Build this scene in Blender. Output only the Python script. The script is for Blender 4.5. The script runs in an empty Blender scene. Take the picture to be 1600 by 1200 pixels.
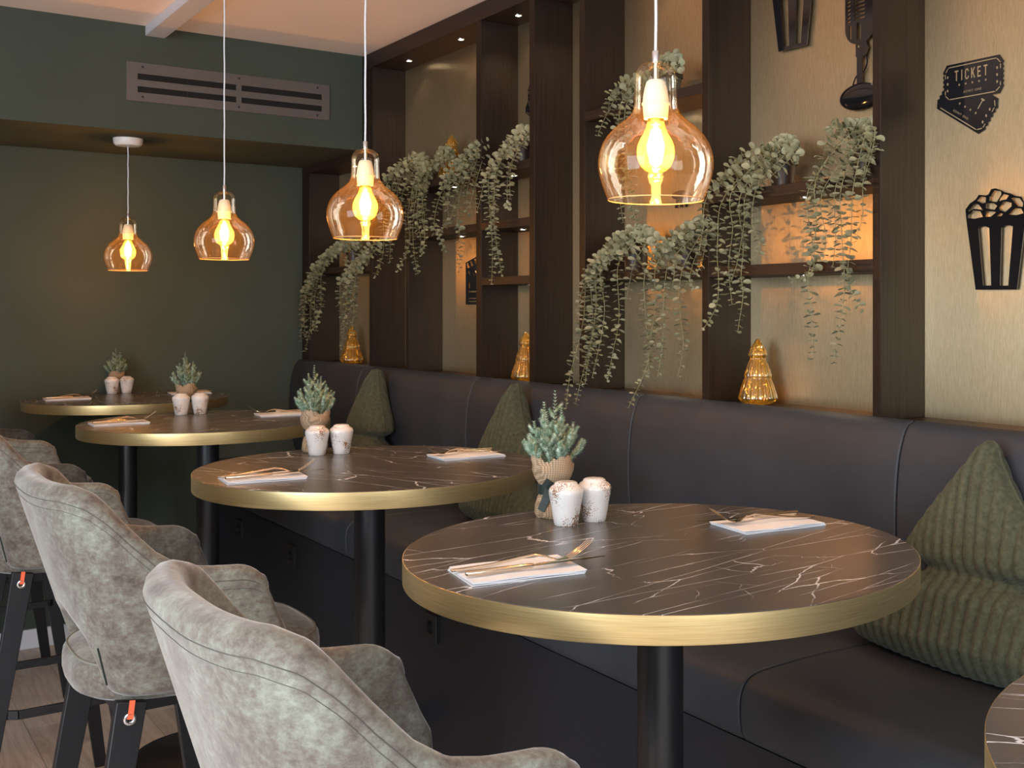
import bpy, bmesh, math, random
from mathutils import Vector, Matrix
random.seed(7)
C = bpy.context.scene.collection
S = bpy.context.scene
PI = math.pi
# ---------------------------------------------------------------- camera, world, lights, exposure
cam_d = bpy.data.cameras.new('camera'); cam = bpy.data.objects.new('camera', cam_d); C.objects.link(cam)
cam.location = (0, 0, 1.495); cam.rotation_euler = (PI/2, 0, -math.radians(36.24))
cam_d.sensor_width = 36; cam_d.lens = 39.63; cam_d.shift_x = -0.1226; cam_d.shift_y = -0.0728
cam_d.clip_start = 0.05
S.camera = cam
S.view_settings.view_transform = 'Standard'; S.view_settings.look = 'None'
S.view_settings.gamma = 1; S.view_settings.use_curve_mapping = False
S.view_settings.exposure = 0.38
W = bpy.data.worlds.new('world'); S.world = W; W.use_nodes = True
W.node_tree.nodes['Background'].inputs[0].default_value = (0.75, 0.87, 1.0, 1)
W.node_tree.nodes['Background'].inputs[1].default_value = 1.2
def area(name, loc, rot, sx, sy, e, col):
    l = bpy.data.lights.new(name, 'AREA'); l.shape = 'RECTANGLE'; l.size = sx; l.size_y = sy
    l.energy = e; l.color = col
    o = bpy.data.objects.new(name, l); C.objects.link(o); o.location = loc; o.rotation_euler = rot
    return o
# daylight entering by the two windows of the room (left wall, and wall behind the camera)
area('window_daylight', (-2.72, 0.45, 1.55), (0, -PI/2, 0), 1.6, 2.7, 135, (0.76, 0.88, 1.0))
area('window_daylight', (0.1, -2.15, 1.55), (PI/2, 0, 0), 2.6, 1.7, 62, (0.80, 0.90, 1.0))
# added warm fill light below the ceiling, out of view, no fixture modelled
area('warm_fill_light', (-1.3, 0.3, 2.60), (0, 0, 0), 0.9, 0.9, 20, (1.0, 0.80, 0.60))

# ---------------------------------------------------------------- node helper
def new_mat(name):
    m = bpy.data.materials.new(name); m.use_nodes = True
    nt = m.node_tree; b = nt.nodes['Principled BSDF']
    return m, nt, b
def N(nt, t, **kw):
    n = nt.nodes.new(t)
    for k, v in kw.items():
        if k in n.inputs.keys(): n.inputs[k].default_value = v
        else: setattr(n, k, v)
    return n
def coords(nt, scale=(1,1,1), kind='Object', rot=(0,0,0)):
    tc = N(nt, 'ShaderNodeTexCoord'); mp = N(nt, 'ShaderNodeMapping')
    mp.inputs['Scale'].default_value = scale; mp.inputs['Rotation'].default_value = rot
    nt.links.new(tc.outputs[kind], mp.inputs['Vector']); return mp.outputs['Vector']
def ramp(nt, fac, stops):
    r = N(nt, 'ShaderNodeValToRGB'); e = r.color_ramp.elements
    while len(e) < len(stops): e.new(0.5)
    for el, (p, c) in zip(e, stops): el.position = p; el.color = (*c, 1) if len(c) == 3 else c
    nt.links.new(fac, r.inputs['Fac']); return r.outputs['Color']
def bump(nt, b, h, strength=0.3, dist=0.002):
    n = N(nt, 'ShaderNodeBump'); n.inputs['Strength'].default_value = strength; n.inputs['Distance'].default_value = dist
    nt.links.new(h, n.inputs['Height']); nt.links.new(n.outputs['Normal'], b.inputs['Normal'])
def noise(nt, vec, scale, detail=3, rough=0.5, dist=0.0):
    n = N(nt, 'ShaderNodeTexNoise'); n.inputs['Scale'].default_value = scale
    n.inputs['Detail'].default_value = detail; n.inputs['Roughness'].default_value = rough; n.inputs['Distortion'].default_value = dist
    nt.links.new(vec, n.inputs['Vector']); return n.outputs['Fac']
def math_(nt, op, a, b=None, clamp=False):
    n = N(nt, 'ShaderNodeMath', operation=op); n.use_clamp = clamp
    for i, v in enumerate((a, b)):
        if v is None: continue
        if isinstance(v, (int, float)): n.inputs[i].default_value = v
        else: nt.links.new(v, n.inputs[i])
    return n.outputs[0]
def plain(name, col, rough=0.5, metal=0.0, spec=0.5, nscale=0, namt=0.15, bmp=0, coat=0, sheen=0):
    m, nt, b = new_mat(name)
    b.inputs['Roughness'].default_value = rough; b.inputs['Metallic'].default_value = metal
    b.inputs['Specular IOR Level'].default_value = spec; b.inputs['Coat Weight'].default_value = coat
    b.inputs['Sheen Weight'].default_value = sheen
    v = coords(nt); f = noise(nt, v, nscale or 12, 3)
    lo = tuple(c*(1-namt) for c in col); hi = tuple(min(1, c*(1+namt)) for c in col)
    nt.links.new(ramp(nt, f, [(0.3, lo), (0.7, hi)]), b.inputs['Base Color'])
    if bmp: bump(nt, b, noise(nt, v, (nscale or 12)*6, 2), bmp, 0.001)
    return m
M = {}
M['green_wall'] = plain('green_wall', (0.049, 0.061, 0.045), 0.75, nscale=3, namt=0.06, bmp=0.08, spec=0.3)
M['ceiling'] = plain('ceiling', (0.92, 0.79, 0.71), 0.9, nscale=2, namt=0.02, spec=0.2)
M['room_wall'] = plain('room_wall', (0.34, 0.33, 0.30), 0.9, nscale=2, namt=0.03, spec=0.2)
M['white_paint'] = plain('white_paint', (0.66, 0.66, 0.70), 0.45, namt=0.02)
M['black_metal'] = plain('black_metal', (0.010, 0.010, 0.012), 0.38, nscale=30, namt=0.1)
M['black_satin'] = plain('black_satin', (0.006, 0.006, 0.008), 0.45, namt=0.1)
M['black_gloss'] = plain('black_gloss', (0.006, 0.006, 0.008), 0.08, namt=0.05, spec=0.7)
M['plinth'] = plain('plinth', (0.006, 0.007, 0.011), 0.55, nscale=40, namt=0.1, bmp=0.1)
M['gap'] = plain('gap', (0.004, 0.004, 0.004), 0.9)
M['vent_metal'] = plain('vent_metal', (0.115, 0.098, 0.092), 0.5, metal=0.3, nscale=40, namt=0.04)
M['chrome'] = plain('chrome', (0.75, 0.75, 0.78), 0.18, metal=1.0, namt=0.02)
M['porcelain'] = plain('porcelain', (0.78, 0.76, 0.72), 0.3, namt=0.02)
M['white_plastic'] = plain('white_plastic', (0.80, 0.78, 0.74), 0.35, namt=0.02)
M['napkin'] = plain('napkin', (0.66, 0.67, 0.70), 0.85, nscale=60, namt=0.03, bmp=0.15)
M['orange_tape'] = plain('orange_tape', (0.80, 0.13, 0.05), 0.6, namt=0.1)
M['ribbon'] = plain('ribbon', (0.003, 0.012, 0.008), 0.6, namt=0.3, sheen=0.05)
M['pot_brown'] = plain('pot_brown', (0.050, 0.028, 0.018), 0.4, namt=0.1)
M['stem'] = plain('stem', (0.24, 0.23, 0.11), 0.6, namt=0.15)
M['twig'] = plain('twig', (0.09, 0.06, 0.035), 0.8, namt=0.2)
M['cutlery'] = plain('cutlery', (0.72, 0.60, 0.46), 0.13, metal=1.0, namt=0.02)
M['thread'] = plain('thread', (0.075, 0.070, 0.058), 0.8, namt=0.1)
M['piping'] = plain('piping', (0.20, 0.20, 0.16), 0.7, namt=0.1)

def wood(name, base, sc=(60, 60, 1.2), rough=0.42):
    m, nt, b = new_mat(name)
    v = coords(nt, sc); f = noise(nt, v, 3.0, 5, 0.65)
    d = tuple(c*0.62 for c in base); h = tuple(c*1.35 for c in base)
    nt.links.new(ramp(nt, f, [(0.3, d), (0.7, h)]), b.inputs['Base Color'])
    b.inputs['Roughness'].default_value = rough; b.inputs['Specular IOR Level'].default_value = 0.26
    bump(nt, b, f, 0.35, 0.0012); return m
M['dark_wood'] = wood('dark_wood', (0.018, 0.0105, 0.0070))
M['dark_wood_h'] = wood('dark_wood_horizontal', (0.026, 0.016, 0.012), (60, 1.2, 60))

# brushed brass laminate of the back panels
m, nt, b = new_mat('brushed_brass_panel')
v = coords(nt, (1, 300, 14)); f = noise(nt, v, 3.0, 4, 0.6)
nt.links.new(ramp(nt, f, [(0.25, (0.44, 0.325, 0.18)), (0.75, (0.68, 0.53, 0.325))]), b.inputs['Base Color'])
b.inputs['Metallic'].default_value = 1.0; b.inputs['Roughness'].default_value = 0.34
b.inputs['Anisotropic'].default_value = 0.80
tg = N(nt, 'ShaderNodeCombineXYZ'); tg.inputs[1].default_value = 1.0; nt.links.new(tg.outputs[0], b.inputs['Tangent'])
bump(nt, b, f, 0.25, 0.0006); M['brass_panel'] = m
# table edge
m, nt, b = new_mat('brushed_brass_edge')
v = coords(nt, (3, 3, 260)); f = noise(nt, v, 4.0, 4, 0.6)
nt.links.new(ramp(nt, f, [(0.3, (0.56, 0.42, 0.19)), (0.7, (0.78, 0.61, 0.31))]), b.inputs['Base Color'])
b.inputs['Metallic'].default_value = 0.9; b.inputs['Roughness'].default_value = 0.36
bump(nt, b, f, 0.15, 0.0004); M['brass_edge'] = m
# dark marble laminate with thin white veins
m, nt, b = new_mat('dark_marble')
v = coords(nt); base = noise(nt, v, 6, 5, 0.6)
col = ramp(nt, base, [(0.25, (0.048, 0.046, 0.046)), (0.6, (0.064, 0.061, 0.061)), (0.8, (0.082, 0.078, 0.077))])
prev = col
def vein(nt, prev, scale, vec_scale, rot, width, mscale, thr, wob, strength):
    vv = coords(nt, vec_scale, rot=(0, 0, rot))
    nz = N(nt, 'ShaderNodeTexNoise'); nz.inputs['Scale'].default_value = 9; nz.inputs['Detail'].default_value = 4; nt.links.new(vv, nz.inputs['Vector'])
    ma = N(nt, 'ShaderNodeVectorMath', operation='MULTIPLY_ADD'); ma.inputs[1].default_value = (wob, wob, 0)
    nt.links.new(nz.outputs['Color'], ma.inputs[0]); nt.links.new(vv, ma.inputs[2])
    vo = N(nt, 'ShaderNodeTexVoronoi', feature='DISTANCE_TO_EDGE'); vo.inputs['Scale'].default_value = scale; nt.links.new(ma.outputs[0], vo.inputs['Vector'])
    mask = noise(nt, coords(nt, (1, 1, 1), rot=(0, 0, rot)), mscale, 3)
    mk = math_(nt, 'MULTIPLY', math_(nt, 'SUBTRACT', mask, thr, clamp=True), 7.0, clamp=True)
    wd = math_(nt, 'ADD', math_(nt, 'MULTIPLY', mk, width), 0.0004)
    line = math_(nt, 'SUBTRACT', 1.0, math_(nt, 'DIVIDE', vo.outputs['Distance'], wd), clamp=True)
    line = math_(nt, 'MULTIPLY', line, 2.0, clamp=True)
    fac = math_(nt, 'MULTIPLY', math_(nt, 'MULTIPLY', line, math_(nt, 'ADD', math_(nt, 'MULTIPLY', mk, 0.85), 0.12)), strength)
    mx = N(nt, 'ShaderNodeMix', data_type='RGBA')
    nt.links.new(fac, mx.inputs[0]); nt.links.new(prev, mx.inputs[6]); mx.inputs[7].default_value = (0.60, 0.62, 0.66, 1)
    return mx.outputs[2]
prev = vein(nt, prev, 2.6, (1.0, 4.6, 0), 0.22, 0.0075, 6.0, 0.45, 0.07, 1.0)
prev = vein(nt, prev, 2.2, (1.0, 5.0, 0), -0.28, 0.0060, 5.0, 0.46, 0.04, 0.9)
prev = vein(nt, prev, 7.0, (1.6, 1.0, 0), 1.1, 0.011, 5.0, 0.60, 0.10, 0.9)
nt.links.new(prev, b.inputs['Base Color']); b.inputs['Roughness'].default_value = 0.27
b.inputs['Specular IOR Level'].default_value = 0.6
bump(nt, b, noise(nt, v, 220, 2), 0.10, 0.0006); M['marble'] = m
# mottled velour of the chairs
m, nt, b = new_mat('mottled_velour')
v = coords(nt); n1 = noise(nt, v, 15, 10, 0.74); n2 = noise(nt, coords(nt, (1, 1, 1.5)), 70, 6, 0.75)
mixn = math_(nt, 'ADD', math_(nt, 'MULTIPLY', n1, 0.62), math_(nt, 'MULTIPLY', n2, 0.38))
nt.links.new(ramp(nt, mixn, [(0.38, (0.075, 0.058, 0.047)), (0.47, (0.135, 0.114, 0.094)), (0.53, (0.170, 0.165, 0.135)), (0.62, (0.25, 0.26, 0.215))]), b.inputs['Base Color'])
b.inputs['Roughness'].default_value = 0.72; b.inputs['Sheen Weight'].default_value = 0.45; b.inputs['Sheen Roughness'].default_value = 0.4
b.inputs['Specular IOR Level'].default_value = 0.25
bump(nt, b, noise(nt, v, 300, 3), 0.12, 0.0006); M['velour'] = m
# dark leatherette of the bench
m, nt, b = new_mat('dark_leatherette')
v = coords(nt); n1 = noise(nt, v, 5, 4)
nt.links.new(ramp(nt, n1, [(0.3, (0.022, 0.025, 0.031)), (0.7, (0.032, 0.035, 0.042))]), b.inputs['Base Color'])
b.inputs['Roughness'].default_value = 0.55; b.inputs['Specular IOR Level'].default_value = 0.4
vo = N(nt, 'ShaderNodeTexVoronoi'); vo.inputs['Scale'].default_value = 380; nt.links.new(v, vo.inputs['Vector'])
bump(nt, b, vo.outputs['Distance'], 0.28, 0.0008); M['leather'] = m
# corduroy
m, nt, b = new_mat('olive_corduroy')
v = coords(nt); n1 = noise(nt, v, 90, 4, 0.7)
nt.links.new(ramp(nt, n1, [(0.3, (0.046, 0.047, 0.027)), (0.7, (0.090, 0.093, 0.057))]), b.inputs['Base Color'])
b.inputs['Roughness'].default_value = 0.95; b.inputs['Specular IOR Level'].default_value = 0.15; b.inputs['Sheen Weight'].default_value = 0.08
bump(nt, b, noise(nt, v, 420, 2), 0.5, 0.0012); M['corduroy'] = m
# burlap
m, nt, b = new_mat('burlap')
v = coords(nt)
w1 = N(nt, 'ShaderNodeTexWave', wave_type='BANDS', bands_direction='Z'); w1.inputs['Scale'].default_value = 95; w1.inputs['Distortion'].default_value = 0.15
w2 = N(nt, 'ShaderNodeTexWave', wave_type='BANDS', bands_direction='X'); w2.inputs['Scale'].default_value = 80; w2.inputs['Distortion'].default_value = 0.15
nt.links.new(v, w1.inputs['Vector']); nt.links.new(v, w2.inputs['Vector'])
wv = math_(nt, 'MULTIPLY', w1.outputs['Fac'], w2.outputs['Fac'])
nt.links.new(ramp(nt, wv, [(0.0, (0.20, 0.13, 0.075)), (0.5, (0.42, 0.30, 0.19))]), b.inputs['Base Color'])
b.inputs['Roughness'].default_value = 0.9; bump(nt, b, wv, 0.35, 0.0008); M['burlap'] = m
# speckled glazed stoneware
m, nt, b = new_mat('speckled_stoneware')
v = coords(nt); vo = N(nt, 'ShaderNodeTexVoronoi'); vo.inputs['Scale'].default_value = 400; nt.links.new(v, vo.inputs['Vector'])
msk = noise(nt, v, 26, 3); th = math_(nt, 'MULTIPLY', math_(nt, 'SUBTRACT', msk, 0.36, clamp=True), 2.1)
sp = math_(nt, 'LESS_THAN', vo.outputs['Distance'], th)
mx = N(nt, 'ShaderNodeMix', data_type='RGBA'); nt.links.new(sp, mx.inputs[0])
mx.inputs[6].default_value = (0.60, 0.58, 0.56, 1); mx.inputs[7].default_value = (0.22, 0.11, 0.05, 1)
nt.links.new(mx.outputs[2], b.inputs['Base Color']); b.inputs['Roughness'].default_value = 0.25; b.inputs['Coat Weight'].default_value = 0.3
M['stoneware'] = m
# eucalyptus leaves
m, nt, b = new_mat('sage_leaf')
oi = N(nt, 'ShaderNodeObjectInfo'); v = coords(nt); n1 = noise(nt, v, 40, 2)
s1 = math_(nt, 'ADD', math_(nt, 'MULTIPLY', n1, 0.6), math_(nt, 'MULTIPLY', oi.outputs['Random'], 0.4))
nt.links.new(ramp(nt, s1, [(0.2, (0.17, 0.165, 0.085)), (0.5, (0.27, 0.265, 0.155)), (0.85, (0.40, 0.375, 0.235))]), b.inputs['Base Color'])
b.inputs['Roughness'].default_value = 0.6; M['leaf'] = m
# frosted spruce needles
m, nt, b = new_mat('frosted_needles')
v = coords(nt); n1 = noise(nt, v, 140, 3)
nt.links.new(ramp(nt, n1, [(0.3, (0.075, 0.15, 0.08)), (0.5, (0.20, 0.30, 0.20)), (0.7, (0.60, 0.66, 0.55))]), b.inputs['Base Color'])
b.inputs['Roughness'].default_value = 0.6; M['needles'] = m
# oak floor
m, nt, b = new_mat('oak_plank')
v = coords(nt, (22, 1.6, 22)); f = noise(nt, v, 1.6, 7, 0.62, 1.8); oi = N(nt, 'ShaderNodeObjectInfo')
s1 = math_(nt, 'ADD', math_(nt, 'MULTIPLY', f, 0.75), math_(nt, 'MULTIPLY', oi.outputs['Random'], 0.25))
nt.links.new(ramp(nt, s1, [(0.25, (0.34, 0.26, 0.205)), (0.5, (0.54, 0.44, 0.37)), (0.75, (0.68, 0.58, 0.50))]), b.inputs['Base Color'])
b.inputs['Roughness'].default_value = 0.5; bump(nt, b, f, 0.15, 0.0008); M['oak'] = m

def thin_glass(name, tint, rim, refl=0.9, haze=None, hz=0.06, rough=0.02):
    m = bpy.data.materials.new(name); m.use_nodes = True; nt = m.node_tree; nt.nodes.clear()
    out = N(nt, 'ShaderNodeOutputMaterial')
    tr = N(nt, 'ShaderNodeBsdfTransparent'); gl = N(nt, 'ShaderNodeBsdfGlossy'); gl.inputs['Roughness'].default_value = rough
    gl.inputs['Color'].default_value = (1, 1, 1, 1)
    lw = N(nt, 'ShaderNodeLayerWeight'); lw.inputs['Blend'].default_value = 0.35
    # more glass is crossed towards the outline: the tint deepens there
    nt.links.new(ramp(nt, lw.outputs['Facing'], [(0.0, tint), (0.6, tint), (0.97, rim)]), tr.inputs['Color'])
    fr = N(nt, 'ShaderNodeFresnel'); fr.inputs['IOR'].default_value = 1.5
    mx = N(nt, 'ShaderNodeMixShader'); nt.links.new(math_(nt, 'MULTIPLY', fr.outputs[0], refl), mx.inputs[0])
    base = tr.outputs[0]
    if haze:
        tl = N(nt, 'ShaderNodeBsdfTranslucent'); tl.inputs['Color'].default_value = (*haze, 1)
        df = N(nt, 'ShaderNodeBsdfDiffuse'); df.inputs['Color'].default_value = (*haze, 1)
        ad = N(nt, 'ShaderNodeMixShader'); ad.inputs[0].default_value = 0.5
        nt.links.new(tl.outputs[0], ad.inputs[1]); nt.links.new(df.outputs[0], ad.inputs[2])
        h = N(nt, 'ShaderNodeMixShader'); h.inputs[0].default_value = hz
        nt.links.new(tr.outputs[0], h.inputs[1]); nt.links.new(ad.outputs[0], h.inputs[2]); base = h.outputs[0]
    nt.links.new(base, mx.inputs[1]); nt.links.new(gl.outputs[0], mx.inputs[2])
    nt.links.new(mx.outputs[0], out.inputs[0]); return m
M['shade_glass'] = thin_glass('amber_shade_glass', (1.0, 0.93, 0.80), (1.0, 0.62, 0.25), refl=0.42, haze=(1.0, 0.62, 0.15), hz=0.012)
M['bulb_glass'] = thin_glass('amber_bulb_glass', (1.0, 0.80, 0.42), (1.0, 0.55, 0.12), haze=(1.0, 0.6, 0.15), hz=0.10)
M['amber_glass'] = thin_glass('amber_ribbed_glass', (1.0, 0.84, 0.40), (0.95, 0.55, 0.08), refl=2.2, haze=(1.0, 0.66, 0.10), hz=0.10, rough=0.05)
def emit(name, col, s):
    m, nt, b = new_mat(name); b.inputs['Base Color'].default_value = (*col, 1)
    b.inputs['Emission Color'].default_value = (*col, 1); b.inputs['Emission Strength'].default_value = s; return m
M['filament'] = emit('glowing_filament', (1.0, 0.66, 0.30), 110)
M['led'] = emit('led_disc', (1.0, 0.90, 0.74), 18)

# ---------------------------------------------------------------- mesh builder
class MB:
    def __init__(s): s.v = []; s.f = []
    def add(s, vs, fs):
        k = len(s.v); s.v += [tuple(p) for p in vs]; s.f += [tuple(i+k for i in f) for f in fs]; return s
    def box(s, a, b):
        x0, y0, z0 = a; x1, y1, z1 = b
        return s.add([(x0,y0,z0),(x1,y0,z0),(x1,y1,z0),(x0,y1,z0),(x0,y0,z1),(x1,y0,z1),(x1,y1,z1),(x0,y1,z1)],
                     [(0,3,2,1),(4,5,6,7),(0,1,5,4),(1,2,6,5),(2,3,7,6),(3,0,4,7)])
    def bar(s, p0, p1, w, d, up=(1,0,0), w1=None, d1=None):
        p0 = Vector(p0); p1 = Vector(p1); t = (p1-p0).normalized(); a = Vector(up); a = (a - t*a.dot(t)).normalized(); c = t.cross(a)
        w1 = w1 or w; d1 = d1 or d
        vs = [p+a*sa*ww/2+c*sc*dd/2 for p, ww, dd in ((p0, w, d), (p1, w1, d1)) for sa, sc in ((-1,-1),(1,-1),(1,1),(-1,1))]
        return s.add(vs, [(0,3,2,1),(4,5,6,7),(0,1,5,4),(1,2,6,5),(2,3,7,6),(3,0,4,7)])
    def rings(s, rs, cap0=True, cap1=True, closed=True):
        n = len(rs[0]); vs = [p for r in rs for p in r]; fs = []
        for i in range(len(rs)-1):
            for j in range(n if closed else n-1):
                k = (j+1) % n
                fs.append((i*n+j, i*n+k, (i+1)*n+k, (i+1)*n+j))
        if cap0: fs.append(tuple(range(n-1, -1, -1)))
        if cap1: fs.append(tuple((len(rs)-1)*n+j for j in range(n)))
        return s.add(vs, fs)
    def lathe(s, prof, seg=32, c=(0,0,0), cap0=False, cap1=False, flute=0, famp=0.0):
        rs = []
        for r, z in prof:
            rs.append([(c[0]+r*(1+famp*math.cos(flute*2*PI*j/seg))*math.cos(2*PI*j/seg), c[1]+r*(1+famp*math.cos(flute*2*PI*j/seg))*math.sin(2*PI*j/seg), c[2]+z) for j in range(seg)])
        return s.rings(rs, cap0, cap1)
    def tube(s, pts, r, seg=6, r1=None, caps=True):
        pts = [Vector(p) for p in pts]; n = len(pts); rs = []; a = None
        for i, p in enumerate(pts):
            t = (pts[min(i+1, n-1)] - pts[max(i-1, 0)]).normalized()
            if a is None:
                a = Vector((0,0,1)) if abs(t.z) < 0.9 else Vector((1,0,0))
            a = (a - t*a.dot(t)).normalized(); b = t.cross(a)
            rr = r if r1 is None else r + (r1-r)*i/(n-1)
            rs.append([p + (a*math.cos(2*PI*j/seg) + b*math.sin(2*PI*j/seg))*rr for j in range(seg)])
        return s.rings(rs, caps, caps)
def obj(name, mb, mat, parent=None, ang=35, bevel=0, loc=None):
    if isinstance(mb, MB):
        me = bpy.data.meshes.new(name); me.from_pydata(mb.v, [], mb.f)
        bm = bmesh.new(); bm.from_mesh(me); bmesh.ops.recalc_face_normals(bm, faces=bm.faces); bm.to_mesh(me); bm.free()
    else: me = mb
    me.materials.clear(); me.materials.append(mat)
    me.shade_smooth(); me.set_sharp_from_angle(angle=math.radians(ang))
    o = bpy.data.objects.new(name, me); C.objects.link(o)
    if parent: o.parent = parent
    if loc: o.location = loc
    if bevel:
        bv = o.modifiers.new('bevel', 'BEVEL'); bv.width = bevel; bv.segments = 2; bv.limit_method = 'ANGLE'
    return o
def tag(o, label, cat, group=None):
    o['label'] = label; o['category'] = cat
    if group: o['group'] = group
    return o
def thing(name, label, cat, loc=(0,0,0), rz=0, group=None):
    o = bpy.data.objects.new(name, None); C.objects.link(o); o.location = loc; o.rotation_euler = (0, 0, rz)
    o.empty_display_size = 0.05
    return tag(o, label, cat, group)
def struct(name, mb, mat, parent=None, bevel=0):
    o = obj(name, mb, mat, parent, bevel=bevel)
    if parent is None: o['kind'] = 'structure'
    return o
def dup(src, parent=None):
    c = src.copy(); C.objects.link(c); c.parent = parent
    for ch in list(src.children): dup(ch, c)
    return c
def copy_thing(root, loc, rz=None, label=None):
    c = dup(root); c.location = loc
    if rz is not None: c.rotation_euler = (0, 0, rz)
    if label: c['label'] = label
    return c
def prism_x(mb, poly, x0, x1):      # outline in (y,z), extruded along x
    n = len(poly)
    vs = [(x0, y, z) for y, z in poly] + [(x1, y, z) for y, z in poly]
    fs = [tuple(range(n)), tuple(range(2*n-1, n-1, -1))] + [(i, (i+1) % n, n+(i+1) % n, n+i) for i in range(n)]
    return mb.add(vs, fs)

# ---------------------------------------------------------------- room shell
YW, YB, ZC, ZS = 5.60, 4.825, 2.635, 2.21
fl = struct('floor', MB().box((-2.8, -2.3, -0.06), (2.4, YW, -0.012)), M['gap'])
pw, plen = 0.19, 1.25
pm = {}
for i in range(24):
    x0 = -2.80 + i*pw
    if x0 > 1.55: break
    y = -2.3 + ((i*0.47) % 1.0)*plen - plen
    while y < YW:
        a, b_ = max(y, -2.3), min(y+plen, YW)
        if b_ - a > 0.05:
            L = round(b_-a, 3)
            if L not in pm:
                mbp = MB().box((0.0008, 0.0008, -0.012), (pw-0.0008, L-0.0008, 0)); me = None
                o = obj('plank', mbp, M['oak'], fl); pm[L] = o.data
            else:
                o = bpy.data.objects.new('plank', pm[L]); C.objects.link(o); o.parent = fl
            o.location = (x0, a, 0)
        y += plen
struct('wall_back', MB().box((-2.8, YW, 0), (2.4, YW+0.1, ZC)), M['green_wall'])
struct("wall_upper", MB().box((-2.8, YB, ZS), (2.18, YW, ZC)), M['green_wall'])
struct('ceiling', MB().box((-2.8, -2.3, ZC), (2.4, YW+0.1, ZC+0.1)), M['ceiling'])
struct('wall_right', MB().box((2.170, -2.3, 0), (2.3, YW, ZC)), M['green_wall'])
def window_wall(name, axis, pos, thick, u0, u1, ox0, ox1, oz0, oz1):
    mb = MB()
    for a0, a1, z0, z1 in ((u0, ox0, 0, ZC), (ox1, u1, 0, ZC), (ox0, ox1, 0, oz0), (ox0, ox1, oz1, ZC)):
        if axis == 'x': mb.box((pos, a0, z0), (pos+thick, a1, z1))
        else: mb.box((a0, pos, z0), (a1, pos+thick, z1))
    return struct(name, mb, M['room_wall'])
window_wall('wall_left', 'x', -2.9, 0.1, -2.3, YW, -1.0, 1.9, 0.7, 2.4)
window_wall('wall_front', 'y', -2.4, 0.1, -2.9, 2.3, -1.2, 1.4, 0.7, 2.4)
mbw = MB()
for yy in (-1.0, 0.42, 1.84): mbw.box((-2.88, yy, 0.7), (-2.82, yy+0.06, 2.4))
mbw.box((-2.88, -1.0, 0.7), (-2.82, 1.9, 0.76)); mbw.box((-2.88, -1.0, 2.34), (-2.82, 1.9, 2.4))
struct('window_1', mbw, M['white_paint'])
mbw = MB()
for xx in (-1.2, 0.07, 1.34): mbw.box((xx, -2.38, 0.7), (xx+0.06, -2.32, 2.4))
mbw.box((-1.2, -2.38, 0.7), (1.4, -2.32, 0.76)); mbw.box((-1.2, -2.38, 2.34), (1.4, -2.32, 2.4))
struct('window_2', mbw, M['white_paint'])
struct('baseboard_back', MB().box((-2.8, YW-0.014, 0), (1.49, YW, 0.085)), M['white_paint'], bevel=0.002)
# white cable duct on the ceiling feeding the pendants
struct('trim_1', MB().box((1.083, 1.2, ZC-0.040), (1.158, YB, ZC)), M['white_paint'], bevel=0.002)

# ventilation grille on the bulkhead
vx0, vx1, vz0, vz1 = 1.011, 1.846, 2.329, 2.484
vent = thing('ventilation_grille', 'long taupe metal air vent with four dark slots on the green bulkhead', 'vent', (vx0, YB, vz0))
Lx, Lz = vx1-vx0, vz1-vz0
xs = [0.0, 0.042, 0.430, 0.452, Lx-0.035, Lx]; zs = [0, 0.036, 0.062, 0.088, 0.114, Lz]
slots = [(xs[1], xs[2], 0.036, 0.060), (xs[3], xs[4], 0.036, 0.060), (xs[1], xs[2], 0.087, 0.111), (xs[3], xs[4], 0.087, 0.111)]
mb = MB()
for z0, z1 in ((0, 0.036), (0.060, 0.087), (0.111, Lz)): mb.box((0, -0.006, z0), (Lx, 0, z1))
for z0, z1 in ((0.036, 0.060), (0.087, 0.111)):
    for x0, x1 in ((0, xs[1]), (xs[2], xs[3]), (xs[4], Lx)): mb.box((x0, -0.006, z0), (x1, 0, z1))
obj('face_plate', mb, M['vent_metal'], vent)
for x0, x1, z0, z1 in slots:
    o = obj('slot', MB().box((x0, -0.0012, z0), (x1, -0.0002, z1)), M['gap'], vent); o['label'] = 'dark air slot'
    obj('slot_divider', MB().box(((x0+x1)/2-0.001, -0.0026, z0), ((x0+x1)/2+0.001, -0.0012, z1)), M['black_metal'], vent)
for x, z in ((0.060, 0.138), (0.060, 0.018), (0.441, 0.138), (0.441, 0.018), (Lx-0.055, 0.138), (Lx-0.055, 0.018)):
    mb = MB(); pr = [(0.0048, 0), (0.0048, 0.0015), (0.002, 0.0022), (0.0, 0.0023)]
    mb.rings([[(x+r*math.cos(a*PI/6), -0.006-h, z+r*math.sin(a*PI/6)) for a in range(12)] for r, h in pr[:3]])
    o = obj('screw', mb, M['black_metal'], vent); o['label'] = 'dark screw head'

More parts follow.
